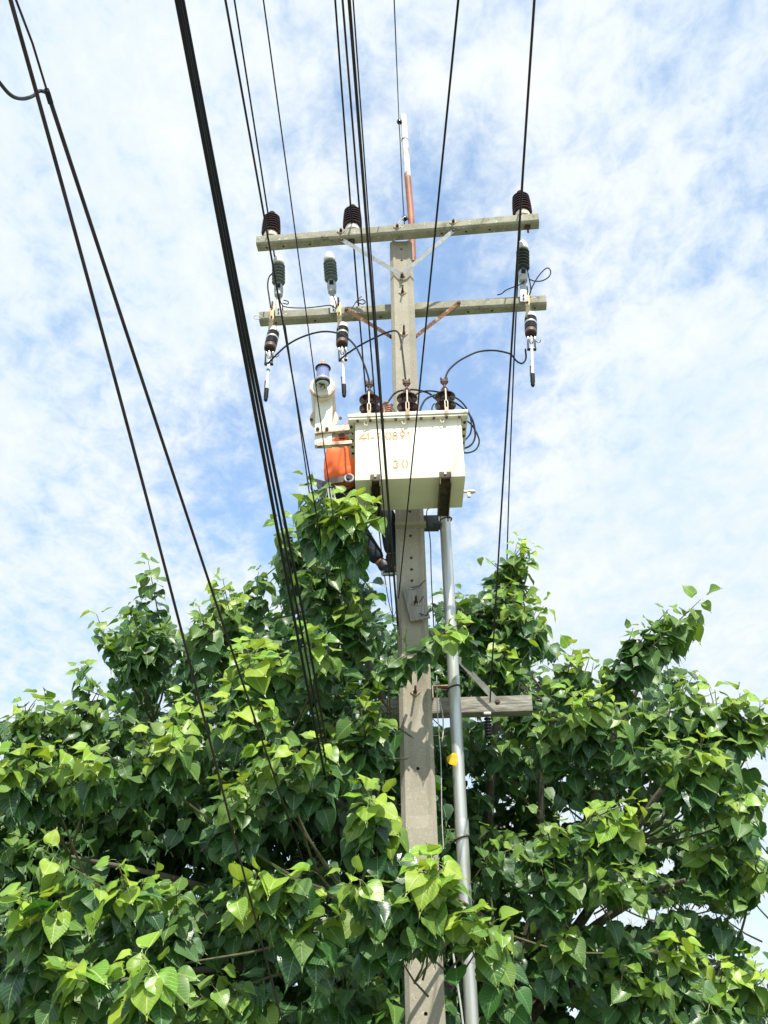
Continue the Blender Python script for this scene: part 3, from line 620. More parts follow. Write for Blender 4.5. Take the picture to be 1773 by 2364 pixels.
# ---------------------------------------------------------------- overhead wires
VD = ray(1005, 2678); VD = Vector((VD.x, VD.y, 0)).normalized()
def wire(name, px, anchor, r, m, label, y_end=None, back=25., direction=VD, deg=2, group=None, extend=0., sag_pin=None):
    """a span hung along the line: heights fitted as one sagging curve over the sight lines"""
    A = at(*anchor) if not isinstance(anchor, Vector) else anchor
    nrm = Vector((direction.y, -direction.x, 0)); T = []; Z = []
    for x, y in px:
        d = ray(x, y); k = (A-CPOS).dot(nrm)/d.dot(nrm); P = CPOS+d*k
        T.append((P-A).dot(direction)); Z.append(P.z)
    T = np.array(T); Z = np.array(Z); w = np.ones(len(T)); w[0] = 2
    c = np.polyfit(T, Z, deg, w=w); tmin, tmax = T.min(), T.max()+extend
    dz = np.polyval(np.polyder(c), T.min()); pts = []
    for t in np.linspace(tmin, tmax, 40): pts.append(A+direction*float(t)+Vector((0, 0, float(np.polyval(c, t))-A.z)))
    pts = ([pts[0]-direction*back*f - Vector((0, 0, dz*back*f*(1-.35*f))) for f in (1, .6, .3, .1)] if back else []) + pts
    mb = MB(); mb.tube(pts, r*.83, 8); o = mb.build(name, m)
    print('WIRE', name, 'z', [round(float(v), 2) for v in Z], 't', [round(float(v), 2) for v in T])
    return tag(o, label, 'cable', group)
topL, topM, topR = [P.location+Vector((0, 0, .315)) for P in (pin1, pin2, pin3)]
wire('power_line', [(541, 0), (572, 190), (617, 488), (632, 575), (658, 750), (688, 960), (726, 1222)], topL, .0085, 'black', 'black high wire tied to the top of the left brown insulator', extend=14)
wire('power_line', [(774, 0), (808, 476), (816, 565), (836, 800), (845, 903), (871, 1190)], topM, .0095, 'black', 'black high wire tied to the top of the middle brown insulator', extend=14)
wire('power_line', [(1233, 0), (1204, 440), (1200, 560), (1194, 664), (1184, 920), (1172, 1220)], topR, .0085, 'black', 'black high wire tied to the top of the right brown insulator', extend=14)
wire('service_wire', [(521, 0), (604, 481), (620, 560), (654, 750), (706, 1050), (751, 1291), (775, 1463)], (775, 1463, .2), .0055, 'brownblack', 'brownish wire crossing in front of the left brown insulator down to the leaves', extend=1.5)
wire('service_wire', [(608, 0), (685, 560), (739, 960), (769, 1195), (809, 1502)], (809, 1502, .2), .0036, 'greywire', 'thin dark wire passing in front of the conservator tank and orange shirt', extend=1.5)
wire('service_wire', [(791, 0), (823, 400), (854, 800), (871, 994), (891, 1209), (908, 1448)], (908, 1448, -.15), .0045, 'brownblack', 'dark wire left of its thicker neighbour, crossing the transformer front')
wire('service_wire', [(806, 0), (837, 400), (868, 800), (882, 980), (902, 1236), (920, 1474)], (918, 1474, -.15), .0065, 'brownblack', 'thickest dark brown wire crossing the transformer front')
wire('service_wire', [(816, 0), (840, 400), (871, 800), (886, 980), (905, 1236), (922, 1474)], (922, 1474, -.14), .0030, 'greywire', 'thin dark wire running along the right side of the thickest wire over the transformer')
p0 = at(1058, 0, -4.9); p1 = at(920, 1381, -.14); m_ = MB(); m_.tube([p0+(p0-p1)*4, p0, p0.lerp(p1, .5)+Vector((0, 0, -.004)), p1], .0042, 8); tag(m_.build('service_wire', 'black'), 'thin black wire slanting over the number side of the transformer to the pole', 'cable')
wire('service_wire', [(1234, 0), (1204, 420), (1188, 691), (1173, 920), (1156, 1218), (1131, 1619)], (1131, 1630, .06), .0060, 'brownblack', 'brownish wire coming down on the right to the spool insulator')
wire('earth_wire', [(910, 0), (921, 278)], at(921, 279, .14), .0055, 'greywire', 'single thin wire meeting the top of the white and rusty post', deg=1)
m_ = MB(); m_.tube(spline([at(921, 279, .13), at(924, 330, .135), at(929, 440, .135), at(933, 505, .135), at(934, 520, .14)], 6), .0055, 6); tag(m_.build('down_wire', 'greywire'), 'thin black wire running down along the left side of the rusty post', 'cable')
# thick communication cables
wire('cable_bundle', [(409, 0), (470, 300), (519, 600), (563, 850), (607, 1050), (643, 1186), (679, 1442), (706, 1562), (730, 1700), (785, 1950)], (785, 1950, .1), .0085, 'black', 'left strand of the thick black cable bundle', deg=3, extend=1.5, group=None)
for k, (dx, dx2, rr_, lab) in enumerate(((6, 11, .0065, 'middle strand of the thick black cable bundle'), (12, 21, .0078, 'right strand of the thick black cable bundle, apart from the others lower down'))):
    wire('cable_bundle', [(409+dx, 0), (470+dx, 300), (519+dx, 600), (563+dx+(dx2-dx)*.8, 850), (607+dx2-2, 1050), (641+dx2-2, 1189), (679+dx2, 1412), (703+dx2-3, 1532), (730+dx2-3, 1700), (787, 1950)], (787, 1950, .1-.02*k), rr_, 'black', lab, deg=3, extend=1.5)
wire('drop_cable', [(24, 0), (80, 214), (139, 395), (219, 684), (289, 972), (363, 1250), (427, 1496), (492, 1731), (566, 2030), (654, 2364)], (654, 2364, -2.1), .0045, 'brownblack', 'leftmost long black cable running in front of the leaves to the bottom', deg=3, extend=2)
w2 = wire('drop_cable', [(110, 215), (160, 369), (230, 572), (321, 856), (411, 1133), (481, 1325), (534, 1518), (598, 1678), (690, 1960)], (690, 1960, -1.1), .0055, 'brownblack', 'second cable from the left, below its splice', deg=2, back=0, extend=1.)
def plane_pt(x, y, anchor):
    A = at(*anchor); nrm = Vector((VD.y, -VD.x, 0)); d = ray(x, y); return CPOS+d*((A-CPOS).dot(nrm)/d.dot(nrm))
J = plane_pt(110, 215, (690, 1960, -1.1)); JY = J.y
U2 = plane_pt(75, 100, (690, 1960, -1.1)); U3 = plane_pt(37, 0, (690, 1960, -1.1))
m_ = MB(); dd = (U3-U2).normalized(); m_.tube([J, U2, U3, U3+dd*6], .0024, 8); tag(m_.build('drop_cable', 'brownblack'), 'thin wire rising from the splice at the upper left', 'cable')
m_ = MB(); m_.tube([plane_pt(107, 207, (690, 1960, -1.1)), plane_pt(110, 215, (690, 1960, -1.1)), plane_pt(117, 238, (690, 1960, -1.1))], .0058, 8); tag(m_.build('cable_splice', 'black'), 'dark sleeve where the curved grey cable joins at the upper left', 'cable splice')
m_ = MB(); m_.tube(spline([J, at(92, 210, JY), at(75, 222, JY-.02), at(52, 228, JY-.05), at(27, 221, JY-.08), at(0, 192, JY-.12), at(-60, 110, JY-.2), at(-150, -60, JY-.4)], 6), .0036, 8); tag(m_.build('tap_cable', 'greywire'), 'curved grey cable leaving the splice to the left edge of the picture', 'cable')
# leads between cutouts and bushings
def lead(pts, r, label, mname='loop', name='lead_cable', group=None):
    m_ = MB(); m_.tube(spline([at(*p) for p in pts], 8), r, 8); return tag(m_.build(name, mname), label, 'cable', group)
lead([(618, 840, .03), (634, 823, -.02), (664, 796, -.1), (700, 777, -.2), (741, 766, -.3), (775, 768, -.4), (800, 779, -.5), (822, 802, -.58), (840, 840, -.66), (850, 870, -.70), (853, 888, -.71)], .0075, 'black lead arching from the left fuse cutout to the left bushing')
lead([(784, 833, .02), (797, 820, -.02), (830, 798, -.15), (865, 780, -.3), (895, 767, -.4), (916, 765, -.5), (925, 785, -.6), (931, 830, -.68), (936, 875, -.71)], .0075, 'black lead arching from the middle fuse cutout across the pole to the centre bushing')
lead([(1213, 806, .0), (1214, 828, -.01), (1205, 839, -.02), (1192, 833, -.05), (1179, 818, -.1), (1155, 811, -.2), (1132, 809, -.3), (1105, 812, -.4), (1080, 822, -.5), (1056, 836, -.6), (1036, 855, -.68), (1026, 878, -.72)], .0075, 'black lead arching from the right fuse cutout to the right bushing')
lead([(892, 935, -.50), (900, 922, -.45), (912, 908, -.4), (930, 901, -.35), (960, 900, -.3), (990, 908, -.25), (1010, 923, -.22), (1040, 925, -.2), (1072, 945, -.2), (1090, 968, -.2), (1097, 1000, -.2), (1093, 1020, -.2), (1082, 1031, -.25), (1068, 1036, -.3)], .0075, 'black cable looping over behind the bushings and down the right side of the tank')
lead([(958, 912, -.40), (975, 904, -.35), (1000, 903, -.3), (1035, 911, -.25), (1062, 925, -.22), (1080, 948, -.2), (1088, 975, -.2), (1086, 1000, -.22), (1074, 1016, -.3)], .0065, 'thinner black cable loop inside the widest loop right of the tank')
lead([(1074, 968, -.2), (1092, 985, -.2), (1106, 1015, -.2), (1100, 1036, -.22), (1082, 1045, -.3), (1060, 1044, -.35)], .0065, 'outermost black cable loop right of the tank')
lead([(968, 956, -.45), (973, 938, -.42), (984, 921, -.4), (1004, 912, -.38), (1014, 914, -.36)], .008, 'short grey cable arch between the centre and right bushings', 'greywire')
lead([(1000, 955, -.4), (997, 943, -.4), (1003, 932, -.4), (1010, 940, -.4)], .005, 'tiny cable curl at the foot of the right bushing', 'greywire')
lead([(1212, 600, .06), (1222, 645, .06), (1225, 672, .05), (1217, 692, .05)], .0055, 'thin lead beside the right dark arrester')
lead([(1217, 694, .04), (1230, 660, .0), (1245, 635, 0), (1262, 619, 0), (1271, 625, 0), (1268, 638, 0), (1252, 648, 0), (1235, 649, 0), (1222, 645, .03)], .0055, 'black wire loop sticking out right of the dark arrester')
lead([(1202, 640, .0), (1210, 650, .0), (1200, 657, .02), (1170, 669, .05), (1158, 678, .08), (1148, 681, .1)], .005, 'thin earth wire from the right arrester to the lower crossarm')
lead([(628, 632, .05), (621, 640, .03), (618, 660, .03), (622, 690, .04), (625, 710, .05)], .0065, 'thin lead left of the left arrester')
lead([(645, 680, -.0), (650, 702, .0), (662, 709, .04), (700, 711, .06), (735, 708, .05), (762, 705, .0), (775, 711, -.01), (774, 695, -.01), (768, 680, .0)], .005, 'thin earth wire joining the two arresters left of the pole')
lead([(600, 736, .15), (590, 736, .14), (585, 733, .14), (592, 728, .14), (601, 730, .15)], .004, 'small wire ring on the left tip of the lower crossarm', 'galv')
lead([(812, 712, .1), (820, 700, .1), (828, 690, .1), (835, 684, .1)], .004, 'bent wire scrap behind the lower crossarm', 'greywire')
lead([(822, 697, .1), (836, 702, .08), (843, 698, .08), (838, 692, .08), (826, 694, .1)], .005, 'small wire loop on top of the lower crossarm left of the pole', 'black')
lead([(654, 700, .1), (664, 702, .08), (665, 696, .08), (655, 693, .1)], .005, 'small wire loop beside the left arrester bracket', 'greywire')
lead([(994, 1172, -.15), (986, 1178, -.12), (985, 1200, -.1), (990, 1225, -.1), (994, 1260, -.1), (996, 1340, -.1), (1004, 1500, -.1)], .004, 'thin cable down the right edge of the pole below the tank')
lead([(1008, 1560, -.12), (1010, 1640, -.12), (1014, 1700, -.1), (1018, 1760, -.1), (1020, 1880, -.1), (1024, 1960, -.1)], .0032, 'white thin cable running down beside the right edge of the pole', 'rope')
lead([(1014, 1615, -.10), (1022, 1650, -.1), (1023, 1690, -.1), (1020, 1712, -.1)], .0045, 'short white cable hanging between pole and conduit', 'rope')
lead([(1040, 2158, -.2), (1046, 2200, -.2), (1056, 2270, -.2), (1066, 2340, -.2), (1075, 2420, -.2)], .0060, 'white cord slanting down between pole and conduit at the bottom', 'rope', 'cord')
lead([(1040, 2168, -.2), (1046, 2166, -.22), (1044, 2178, -.2), (1037, 2172, -.2), (1041, 2164, -.2)], .005, 'white knot on the cord beside the conduit', 'rope', 'knot')
lead([(933, 2100, .14), (929, 1800, .14), (926, 1500, .13)], .004, 'black cable along the left edge of the pole', 'black')

# ---------------------------------------------------------------- worker behind the transformer
pr_ = thing('person', at(895, 1345, .25), 'worker in orange shirt and dark jeans clinging to the pole behind the transformer', 'person')
def skin(name, mname, verts, edges, radii, sub=2, parent=pr_):
    me = bpy.data.meshes.new(name); off = parent.location
    me.from_pydata([Vector(v)-off for v in verts], edges, [])
    o = bpy.data.objects.new(name, me); COL.objects.link(o)
    md = o.modifiers.new('s', 'SKIN'); sv = me.skin_vertices[0].data
    for i, r in enumerate(radii): sv[i].radius = r if isinstance(r, tuple) else (r, r); sv[i].use_root = (i == 0)
    sb = o.modifiers.new('u', 'SUBSURF'); sb.levels = sub; sb.render_levels = sub
    bpy.context.view_layer.update(); nm_ = bpy.data.meshes.new_from_object(o.evaluated_get(bpy.context.evaluated_depsgraph_get()))
    o.modifiers.clear(); o.data = nm_; nm_.materials.clear(); nm_.materials.append(MT[mname]); nm_.shade_smooth(); o.parent = parent; return o
pel = at(792, 1128, -.02); wst = at(788, 1092, -.04); chs = at(792, 1048, -.06); upc = at(806, 1012, -.09); nek = at(826, 1000, -.10); hed = at(848, 1006, -.10); hdt = at(850, 985, -.11)
shl = at(786, 1018, -.08); shr = at(832, 1014, .02)
elb = at(832, 962, -.34); wri = at(872, 953, -.50); pal = at(888, 948, -.55)
elb2 = at(880, 1040, .12); wri2 = at(935, 1020, .18)
hipL = at(772, 1142, .02); hipR = at(812, 1140, .06)
kneeL = at(826, 1228, .16); ankL = at(884, 1306, .22); toeL = at(912, 1322, .16)
kneeR = at(895, 1185, .05); ankR = at(905, 1290, .20); toeR = at(915, 1318, .12)
skin('body', 'skin', [pel, wst, chs, upc, nek, hed, hdt, shl, elb, wri, shr, elb2, wri2, hipL, kneeL, ankL, toeL, hipR, kneeR, ankR, toeR],
     [(0, 1), (1, 2), (2, 3), (3, 4), (4, 5), (5, 6), (3, 7), (7, 8), (8, 9), (3, 10), (10, 11), (11, 12), (0, 13), (13, 14), (14, 15), (15, 16), (0, 17), (17, 18), (18, 19), (19, 20)],
     [.10, .10, .11, .10, .05, .085, .07, .05, .038, .026, .05, .038, .028, .075, .055, .04, .035, .075, .055, .04, .035])
shv = [pel, wst, chs, upc, shl, shl.lerp(elb, .62), shr, shr.lerp(elb2, .6)]
skin('shirt', 'shirt', shv, [(0, 1), (1, 2), (2, 3), (3, 4), (4, 5), (3, 6), (6, 7)], [(.150, .125), (.162, .135), (.165, .135), (.14, .12), .075, .062, .075, .06], sub=4)
from mathutils import noise as mn
shme = bpy.data.objects['shirt'].data
for v in shme.vertices:      # hanging folds gathered into the belt
    p = v.co; a_ = math.atan2(p.y, p.x); f_ = mn.noise(Vector((p.x*9+p.z*3, p.y*9, p.z*2.2)))*.022 + mn.noise(Vector((p.x*20-p.z*14, p.y*20, p.z*9+4)))*.009
    v.co = p + v.normal*f_
shme.update()
skin('trousers', 'denim', [pel+Vector((0, 0, .0)), hipL, kneeL, kneeL.lerp(ankL, .9), hipR, kneeR, kneeR.lerp(ankR, .93)], [(0, 1), (1, 2), (2, 3), (0, 4), (4, 5), (5, 6)], [(.15, .13), .12, .085, .06, .12, .078, .058])
for nm_, a_, b__ in (('boot', ankL, toeL), ('boot', ankR, toeR)):
    skin(nm_, 'boot', [a_+Vector((0, 0, .05)), a_, (a_+b__)/2+Vector((0, 0, -.01)), b__], [(0, 1), (1, 2), (2, 3)], [.055, .055, .05, .042])
m_ = MB(); bc = at(787, 1122, -.03); ringp = [bc+Vector((.150*math.cos(a), .130*math.sin(a), .02*math.sin(a*1)+.02*math.cos(a))) for a in np.linspace(0, 2*math.pi, 25)]
for z in (-.02, -.005, .01, .025): pass
i0 = 0
vs = []; 
for rp in ringp[:-1]: vs += [rp+Vector((0, 0, -.028)), rp+Vector((0, 0, .028)), bc+(rp-bc)*.93+Vector((0, 0, .028)), bc+(rp-bc)*.93+Vector((0, 0, -.028))]
m_.v = vs; K = 24
for k in range(K):
    a = 4*k; c_ = 4*((k+1) % K)
    for q in range(4): m_.f.append((a+q, a+(q+1) % 4, c_+(q+1) % 4, c_+q))
belt = m_.build('belt', 'leather', pr_)
m_ = MB(); P = at(806, 1104, -.17); m_.tube([P+Vector((.032*math.cos(a), 0, .032*math.sin(a))) for a in np.linspace(0, 2*math.pi, 17)], .009, 8, False); m_.build('ring', 'palegrey', belt)
for x in (757, 763, 770):
    P = at(x, 1128, -.15); m_ = MB(); m_.tube([P, P+Vector((.01, -.01, -.09))], .007, 6); m_.lathe([(.011, 0), (.014, .02), (.006, .03)], P+Vector((.01, -.01, -.09)), (0, 0, -1), 8); m_.build('tool', 'palegrey', belt)
# head covering, face, hand
hc = (hed+hdt)/2+Vector((0, 0, .02))
m_ = MB(); m_.lathe([(.135, .0), (.122, .006), (.118, .03), (.108, .065), (.085, .095), (.05, .112), (.012, .118)], hc+Vector((0, -.01, .02)), (.1, -.25, 1), 28); m_.build('helmet', 'helmet', pr_)
m_ = MB(); m_.lathe([(.02, -.03), (.012, 0), (.004, .02)], hc+Vector((.09, -.02, -.05)), (1, -.2, 0), 8); m_.build('nose', 'skin', pr_)
for sgn in (-1, 1):
    m_ = MB(); m_.lathe([(.004, 0), (.011, .006), (.004, .012)], hc+Vector((.085, -.02+sgn*.032, -.02)), (1, 0, 0), 10); m_.build('eye', 'white', pr_)
    m_ = MB(); m_.lathe([(.018, -.006), (.02, 0), (.012, .008)], hc+Vector((0, sgn*.092, -.03)), (0, sgn, 0), 10); m_.build('ear', 'skin', pr_)
# hand: palm with four curled fingers and thumb closing on the cable
hv = [wri, pal, pal+Vector((.015, -.01, .0))]; he = [(0, 1), (1, 2)]; hr = [.028, .036, .030]
for k in range(4):
    z = .030-.020*k; L_ = [.040, .045, .042, .034][k]
    b0 = pal+Vector((.008, -.012, z)); b1 = b0+Vector((L_*.6, -.020, .002)); b2 = b1+Vector((L_*.4, .018, -.003)); b3 = b2+Vector((-.006, .018, -.004)); i = len(hv)
    hv += [b0, b1, b2, b3]; he += [(1, i), (i, i+1), (i+1, i+2), (i+2, i+3)]; hr += [.0125, .0115, .0105, .009]
b0 = pal+Vector((-.015, -.018, .035)); i = len(hv); hv += [b0, b0+Vector((.022, -.018, .018)), b0+Vector((.045, -.012, .02))]; he += [(1, i), (i, i+1), (i+1, i+2)]; hr += [.014, .0125, .010]
skin('hand', 'skin', hv, he, hr, sub=1)
m_ = MB(); m_.tube([pal+Vector((.035, .01, .03)), pal+Vector((.062, .01, -.035))], [.026, .030], 14); m_.tube([pal+Vector((.04, .0, .035)), pal+Vector((.055, .0, .055))], .012, 8); tag(m_.build('hand_tool', 'glove'), 'dark grip of the tool held in the worker hand above the tank', 'tool')
# ---------------------------------------------------------------- step bolt the worker stands on
m_ = MB(); m_.tube([at(884, 1327, .10), at(925, 1323, .06)], .012, 10); m_.tube([at(884, 1327, .10), at(884, 1319, .10)], .013, 8); tag(m_.build('step_bolt', 'galv'), 'steel step sticking out left of the pole under the worker boots', 'step')

# ---------------------------------------------------------------- the tree
half = [(0.0, 0.0), (.07, -.065), (.19, -.11), (.33, -.08), (.43, .02), (.485, .16), (.485, .31), (.43, .46), (.335, .60), (.215, .73), (.11, .84), (.04, .93), (0.0, 1.09)]
half_lo = [(0.0, 0.0), (.20, -.10), (.44, .05), (.46, .34), (.27, .62), (.08, .82), (0.0, 1.10)]
def leaf_template(hf, fold, curl, wav, pet=True, asym=0.):
    v = []; uv = []; f = []
    ys = [max(y, 0.0) for _, y in hf]
    mids = []
    def z_(x, y): return fold*abs(x)**1.3*1.2 - curl*max(y, 0)**2 + wav*math.sin(y*9+(3 if x > 0 else 0))*abs(x)*.5 + asym*x
    def addv(x, y):
        v.append((x, y, z_(x, y))); uv.append((x+.5, y)); return len(v)-1
    mid = [addv(0, 0)] + [addv(0, y) for (_, y) in hf[3 if len(hf) > 8 else 2:-1]] + [addv(0, hf[-1][1])]
    k0 = 3 if len(hf) > 8 else 2
    for s in (1, -1):
        out = [mid[0]] + [addv(s*x, y) for x, y in hf[1:-1]] + [mid[-1]]
        def tri(*t): f.append(t if s > 0 else t[::-1])
        for k in range(1, k0): tri(mid[0], out[k], out[k+1])
        for j, k in enumerate(range(k0, len(hf)-2)):
            tri(mid[j+1] if j+1 < len(mid) else mid[-1], mid[j] if j else mid[0], out[k]) if j == 0 else tri(mid[j+1], mid[j], out[k])
            tri(mid[j+1], out[k], out[k+1])
        tri(mid[-1], mid[-2], out[-2])
    if pet:
        w = .012; i = len(v)
        P = [(0, 0, 0), (0, -.28, .05), (0, -.55, -.06)]
        for p in P:
            for dx in (-w, w): v.append((p[0]+dx, p[1], p[2])); uv.append((.5, .3))
        for k in range(2): f.append((i+2*k, i+2*k+1, i+2*k+3)); f.append((i+2*k, i+2*k+3, i+2*k+2))
    return np.array(v), np.array(uv), f
TPL = [leaf_template(half, .10, .16, .16), leaf_template(half, .28, .40, .22, asym=.1), leaf_template(half, .05, .08, .20, asym=-.08), leaf_template(half, .55, .10, .10), leaf_template(half, .16, .50, .28)]
TLO = [leaf_template(half_lo, .25, .2, .1), leaf_template(half_lo, .40, .35, .1)]
PET = np.array((0, -.55, -.06))

OUT = [(-80, 1575), (0, 1530), (25, 1480), (110, 1462), (150, 1440), (165, 1425), (200, 1455), (220, 1500), (245, 1480), (225, 1420), (200, 1370), (192, 1310), (220, 1300), (262, 1330), (258, 1250), (295, 1190), (340, 1190), (370, 1290), (405, 1320), (412, 1290), (465, 1290),
       (465, 1225), (505, 1215), (560, 1222), (595, 1205), (590, 1110), (640, 1100), (645, 1020), (690, 1015), (700, 1065), (760, 1052), (800, 1052), (830, 1070), (832, 1115), (795, 1170), (805, 1215), (845, 1262), (900, 1262), (955, 1240), (972, 1165), (990, 1190), (1012, 1232), (1040, 1200), (1060, 1148),
       (1110, 1145), (1158, 1162), (1155, 1200), (1135, 1230), (1150, 1260), (1192, 1290), (1190, 1320), (1158, 1335), (1180, 1405), (1235, 1378), (1268, 1400), (1300, 1428), (1335, 1405), (1340, 1345), (1370, 1330), (1430, 1305), (1440, 1280), (1510, 1270), (1538, 1300), (1520, 1350), (1500, 1395), (1465, 1420),
       (1430, 1430), (1412, 1470), (1470, 1440), (1560, 1450), (1620, 1490), (1740, 1530), (1740, 1590), (1640, 1625), (1585, 1660), (1620, 1680), (1665, 1700), (1640, 1760), (1650, 1850), (1740, 1850), (1740, 1900), (1640, 1930), (1600, 1992), (1540, 1965), (1500, 1952), (1440, 1960),
       (1400, 1985), (1480, 1985), (1530, 1995), (1640, 2050), (1740, 2090), (1740, 2330), (-80, 2330)]
HOLES = [(1290, 1985, 60, 22), (1370, 1985, 60, 18), (1402, 1692, 11, 16), (1242, 1768, 17, 11), (1440, 1880, 14, 12), (1225, 1690, 10, 8), (1160, 1940, 8, 9), (1630, 1655, 30, 16), (1375, 1500, 9, 7), (955, 1560, 26, 12), (800, 1200, 12, 14), (1170, 2170, 10, 6), (905, 2175, 7, 9), (1010, 1690, 8, 10), (1470, 1760, 9, 10), (1340, 1745, 9, 8), (1240, 2190, 14, 8), (70, 1860, 7, 5), (280, 1500, 6, 6)]
HOLLOWS = [(330, 1850, 190, 60), (640, 1790, 90, 75), (450, 2040, 130, 60), (600, 2100, 110, 60), (1150, 1700, 140, 70), (1360, 1690, 110, 50), (1140, 1940, 100, 60), (1150, 2100, 120, 70), (380, 1480, 90, 45), (60, 1890, 80, 40), (790, 1400, 70, 90), (1050, 1480, 80, 60), (790, 1850, 60, 50), (780, 2120, 90, 60)]
OUTA = np.array(OUT, float)
def inside(x, y):
    x = np.asarray(x, float); y = np.asarray(y, float); r = np.zeros(x.shape, bool); j = len(OUTA)-1
    for i in range(len(OUTA)):
        xi, yi = OUTA[i]; xj, yj = OUTA[j]
        c = ((yi > y) != (yj > y)) & (x < (xj-xi)*(y-yi)/(yj-yi+1e-9)+xi); r ^= c; j = i
    return r
sprays = []      # (tip, dir, length, nleaf, youth, size, free)
def V(*a): return Vector(a)
def rnd_unit():
    v = rng.normal(size=3); return Vector(v/np.linalg.norm(v))
# lobes of the crown: image place (display px), depth Y, half width / half height in px, leaf size, youth
LOBES = [(60, 1560, -.3, 110, 70, .115, .45), (180, 1520, -.2, 75, 70, .11, .35), (300, 1400, .3, 80, 100, .115, .12), (90, 1670, -.9, 150, 75, .125, .65), (330, 1620, -.8, 150, 70, .125, .4), (480, 1330, .2, 80, 80, .12, .3),
         (560, 1450, -.4, 120, 90, .13, .5), (540, 1550, -.7, 100, 60, .13, .6), (640, 1190, .3, 75, 80, .115, .3), (740, 1120, -1.02, 75, 55, .13, .6), (720, 1230, -.3, 85, 80, .12, .25), (740, 1340, -.2, 80, 80, .12, .3), (700, 1400, -.7, 75, 50, .125, .8),
         (620, 1650, -1.0, 130, 80, .13, .4), (500, 1720, -1.0, 100, 70, .125, .3), (780, 1590, -.5, 80, 110, .125, .4), (820, 1480, -.35, 60, 60, .12, .2), (810, 1740, -1.1, 55, 60, .14, .6), (660, 1930, -1.7, 130, 55, .14, .5), (820, 1950, -1.55, 110, 55, .135, .25), (930, 1890, -1.5, 60, 60, .145, .6), (1040, 2000, -1.5, 50, 60, .14, .65), (880, 1990, -1.3, 80, 40, .14, .05),
         (260, 1900, -1.5, 80, 55, .13, .55), (90, 1960, -1.6, 70, 60, .14, .5), (360, 1950, -1.2, 60, 60, .13, .2), (310, 2120, -1.8, 80, 60, .13, .75), (170, 2110, -1.6, 60, 50, .135, .55), (50, 2150, -1.4, 80, 60, .13, .15), (480, 2160, -1.6, 90, 60, .135, .2), (760, 2100, -.6, 110, 60, .12, .03), (820, 2160, -.5, 60, 50, .12, .1), 
         (1090, 1210, .6, 65, 50, .115, .5), (1060, 1290, .6, 65, 60, .115, .25), (1120, 1330, .45, 65, 70, .115, .5), (1010, 1330, .6, 50, 60, .115, .1), (1080, 1430, .5, 90, 60, .11, .45), (1230, 1450, .3, 70, 60, .115, .4), (1280, 1530, -.1, 90, 60, .125, .45), (1180, 1560, .1, 70, 50, .115, .3), (1330, 1450, .3, 60, 45, .115, .1), (1520, 1510, .0, 90, 60, .12, .4), (1620, 1540, .0, 60, 50, .12, .5),
         (1420, 1540, .1, 80, 60, .12, .2), (1500, 1640, -.2, 80, 80, .125, .35), (1590, 1740, -.1, 50, 60, .12, .35), (1540, 1830, .0, 80, 60, .12, .3), (1630, 1870, .1, 50, 50, .12, .3), (1380, 1620, -.1, 70, 60, .12, .15), (1300, 1770, -.4, 90, 35, .12, .5), (1160, 1790, -.3, 80, 40, .115, .3), (1200, 1860, -.3, 90, 45, .12, .15), (1330, 1890, -.3, 90, 45, .12, .3), (1060, 1830, -.1, 50, 50, .11, .2), (1450, 1920, .1, 70, 35, .12, .1), (1560, 1940, .1, 60, 35, .12, .15),
         (1480, 2060, .0, 110, 55, .12, .45), (1600, 2100, .1, 80, 50, .12, .5), (1380, 2120, -.1, 80, 60, .12, .15), (1210, 1990, -.2, 50, 45, .12, .35), (1500, 2170, -.1, 120, 50, .12, .3), (1100, 1600, .35, 70, 60, .11, .2), (1130, 1500, .45, 60, 40, .11, .4), (1250, 1620, .1, 90, 50, .115, .1), (1100, 2120, .2, 70, 70, .11, .1), (1250, 2110, .2, 80, 50, .11, .1)]
for (x, y, Yd, rx, ry, ls, yo) in LOBES:
    c = atd(x, y, Yd); s = 1.0687/(CAM_F/(c-CPOS).dot(FW)); ax_, az_ = rx*s, ry*s*1.1; ay_ = .55*(ax_+az_)/2+.1
    nsp = max(6, int(132*ax_*az_))
    for k in range(nsp):
        v = rnd_unit()
        if v.y > .35: v.y = -v.y
        if v.z < -.5: v.z *= -.5
        v.normalize(); rr2 = random.uniform(.55, 1.0)
        tip = c + Vector((v.x*ax_, v.y*ay_, v.z*az_))*rr2
        d = (v*.6 + V(0, -.35, .45) + rnd_unit()*.35).normalized()
        yy = max(0, min(1, (yo+.06)*random.uniform(.4, 1.75)*(.55+.6*max(0, v.z)+.25*max(0, -v.y))))
        sprays.append((tip, d, random.uniform(.28, .5), int(random.uniform(8, 13)), yy, ls, 0))
